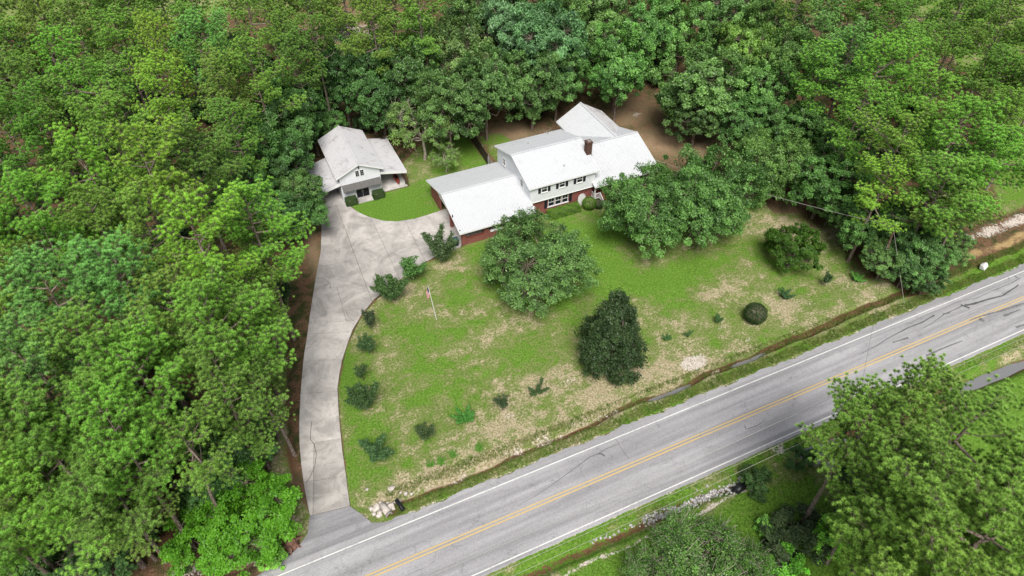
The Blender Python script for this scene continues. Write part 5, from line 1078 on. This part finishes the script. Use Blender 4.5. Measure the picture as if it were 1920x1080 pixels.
p = G(*c9(970, 520), .05); z = gz(p[0], p[1]) + .22; bp = thing('black_pipe', 'black corrugated drain pipe lying over the ditch head', 'pipe', (p[0], p[1], z))
part(bp, 'pipe_wall', ring_tube((p[0] - .10, p[1] + .55, z), (p[0] + .12, p[1] - .55, z), .17, .14), 'plastic_black', True)
for k in range(7): q = p + np.array([-.10 + .22 * k / 6, .52 - 1.04 * k / 6, 0]); part(bp, 'rib', ring_tube((q[0] - .01, q[1] + .05, z), (q[0] + .01, q[1] - .05, z), .185, .165), 'plastic_black')
# brown stump left of the apron
p = G(545, 1018, .2); st = thing('tree_stump', 'rotten brown tree stump left of the drive apron', 'stump', (p[0], p[1], 0)); V, F = tube([(p[0], p[1], -.1), (p[0] + .02, p[1], .2), (p[0], p[1], .5)], [.62, .5, .42], 13, True); V = [(x + random.uniform(-.07, .07), y + random.uniform(-.07, .07), z_ + random.uniform(-.06, .06)) for x, y, z_ in V]
part(st, 'trunk', (V, F), 'stump_brown')
for k in range(6): a = k * 1.05 + .3; part(st, 'root', tube([(p[0] + .4 * math.cos(a), p[1] + .4 * math.sin(a), .2), (p[0] + .75 * math.cos(a), p[1] + .75 * math.sin(a), .08), (p[0] + 1.1 * math.cos(a), p[1] + 1.1 * math.sin(a), -.06)], [.16, .1, .04], 7), 'stump_brown')
# rip-rap lining of the far ditch: too many small stones to pick apart
g = np.random.default_rng(9); V, F, n = [], [], 0; base = rock_mesh(300, 1, 1, .8, 'rock'); bv = np.array([v.co[:] for v in base.vertices]); bf = np.array([p.vertices[:] for p in base.polygons])
A0, A1 = G(1211, 978), G(1392, 907)
for k in range(460):
    u = g.random() if k < 400 else g.uniform(-.55, .1); c = A0 + (A1 - A0) * u; x = c[0] + g.normal() * .25; y = c[1] + .25 + g.normal() * (.14 + .16 * u) ; s = g.uniform(.12, .34)
    if u < .08 and g.random() < .5: continue
    q, _ = np.linalg.qr(g.normal(size=(3, 3))); V.append(bv @ q * s * g.uniform(.7, 1.25, 3) + np.array([x, y, gz(x, y) + s * .22])); F.append(bf + n); n += len(bv)
stuff(tag(link('rip_rap', np_mesh('rip_rap', np.concatenate(V), np.concatenate(F), 'rock')), 'band of broken white-grey stones lining the far roadside ditch', 'stones'))
V, F, n = [], [], 0
for k in range(120):
    px, py = (g.uniform(330, 540), 0); py = 1075 - (px - 330) * .21 + g.normal() * 5; c = G(px, py, -.1); s = g.uniform(.12, .34)
    q, _ = np.linalg.qr(g.normal(size=(3, 3))); V.append(bv @ q * s + np.array([c[0], c[1], gz(c[0], c[1]) + s * .2])); F.append(bf + n); n += len(bv)
stuff(tag(link('ditch_gravel', np_mesh('ditch_gravel', np.concatenate(V), np.concatenate(F), 'rubble')), 'pale broken stones along the ditch left of the apron', 'stones'))
p = G(1381, 919, -.2); cv_ = thing('culvert_mouth', 'dark culvert pipe mouth at the end of the stone-lined ditch', 'culvert', (p[0], p[1], -.3)); part(cv_, 'pipe_wall', ring_tube((p[0] - .3, p[1] - .1, -.05), (p[0] + 1.0, p[1] + .1, -.05), .36, .30), 'plastic_black', True); part(cv_, 'headwall', box(p[0] + .9, p[0] + 1.1, p[1] - .8, p[1] + .9, -.5, .25), 'rubble')
# white bag in the right verge
p = G(1841, 503); bg_ = link('litter_bag', rock_mesh(407, 1.2, .9, 1.0, 'bag_white'), None, (p[0], p[1], .34))
tag(bg_, 'crumpled white bag lying on the verge at the right', 'bag')

# ------------------------------------------------------------------ grass, weeds and fallen straw: uncountable
def scatter_blades(n, xr, yr, fn, seed, hgt, w, name, label, mat='grass_blades', base_t=.3):
    g = np.random.default_rng(seed); X = g.uniform(*xr, n); Y = g.uniform(*yr, n); pr, tn = fn(X, Y); k = g.random(n) < pr; X, Y, tn = X[k], Y[k], tn[k]; Z = ground_z(X, Y); m = len(X); nb = 3
    a = g.uniform(0, 6.28, (m, nb)); h = hgt * g.uniform(.5, 1.5, (m, nb)); ln = g.uniform(.2, .9, (m, nb)) * h
    B = np.stack([X, Y, Z], 1)[:, None, :] + np.stack([g.normal(size=(m, nb)) * .05, g.normal(size=(m, nb)) * .05, np.zeros((m, nb)) - .01], 2)
    tip = B + np.stack([np.cos(a) * ln, np.sin(a) * ln, h], 2); sd_ = np.stack([-np.sin(a), np.cos(a), np.zeros((m, nb))], 2) * w
    V = np.stack([B - sd_, B + sd_, tip], 2).reshape(-1, 3); tt = np.repeat(np.clip(tn + g.normal(size=m) * .15, 0, 1), nb * 3)
    o = link(name, np_mesh(name, V, np.arange(len(V)).reshape(-1, 3), mat, tt)); o.color = (1, 1, 1, 1); return stuff(tag(o, label, 'grass'))
def on_paved(X, Y): return ((Y < ROAD_UP + .15) & (Y > ROAD_LO - .1)) | inside(X, Y, pts) | inside(X, Y, [q[:2] for q in ap])
def f_lawn(X, Y):
    lw = lawn_masks(X, Y); cl = np.exp(-(seg_dist(X, Y, DU) / .55) ** 4); bl = ((X > 20.5) & (X < 49) & (Y > 60) & (Y < 77)) | ((X > 6.4) & (X < 19) & (Y > 73.5) & (Y < 85))
    n_ = .5 + .5 * np.sin(X * .9 + 2 * np.sin(Y * .7)) * np.sin(Y * 1.3 + np.sin(X * .5)); return np.where(on_paved(X, Y) | bl, 0, lw * (1 - cl)) * (.4 + .5 * n_), .25 + .35 * (1 - n_)
scatter_blades(150000, (-8, 78), (30, 84), f_lawn, 3, .085, .017, 'lawn_grass', 'short uneven grass of the front lawn')
def f_verge(X, Y): return np.where(((Y > 29.65) & (Y < 30.72 + .12 * np.sin(X * 2.1))) | ((Y > 31.36 + .12 * np.sin(X * 1.3)) & (Y < 32.3)), .85, 0) * (X > 2.5), .25 + .3 * (np.sin(X * 1.7) > 0)
scatter_blades(26000, (2, 84), (29.5, 32.4), f_verge, 4, .20, .022, 'verge_grass', 'taller rough grass on both banks of the near ditch')
def f_low(X, Y): return np.where(((Y < 21.7) & (Y > 20.9)) | ((Y < 20.2) & (Y > 19.6)) | ((Y < 19.1) & (X < 40)), .75, .0), .12 + .1 * np.sin(X * .8)
scatter_blades(30000, (6, 74), (8, 21.8), f_low, 6, .13, .02, 'far_verge_grass', 'lush grass between the road and the foreground trees')
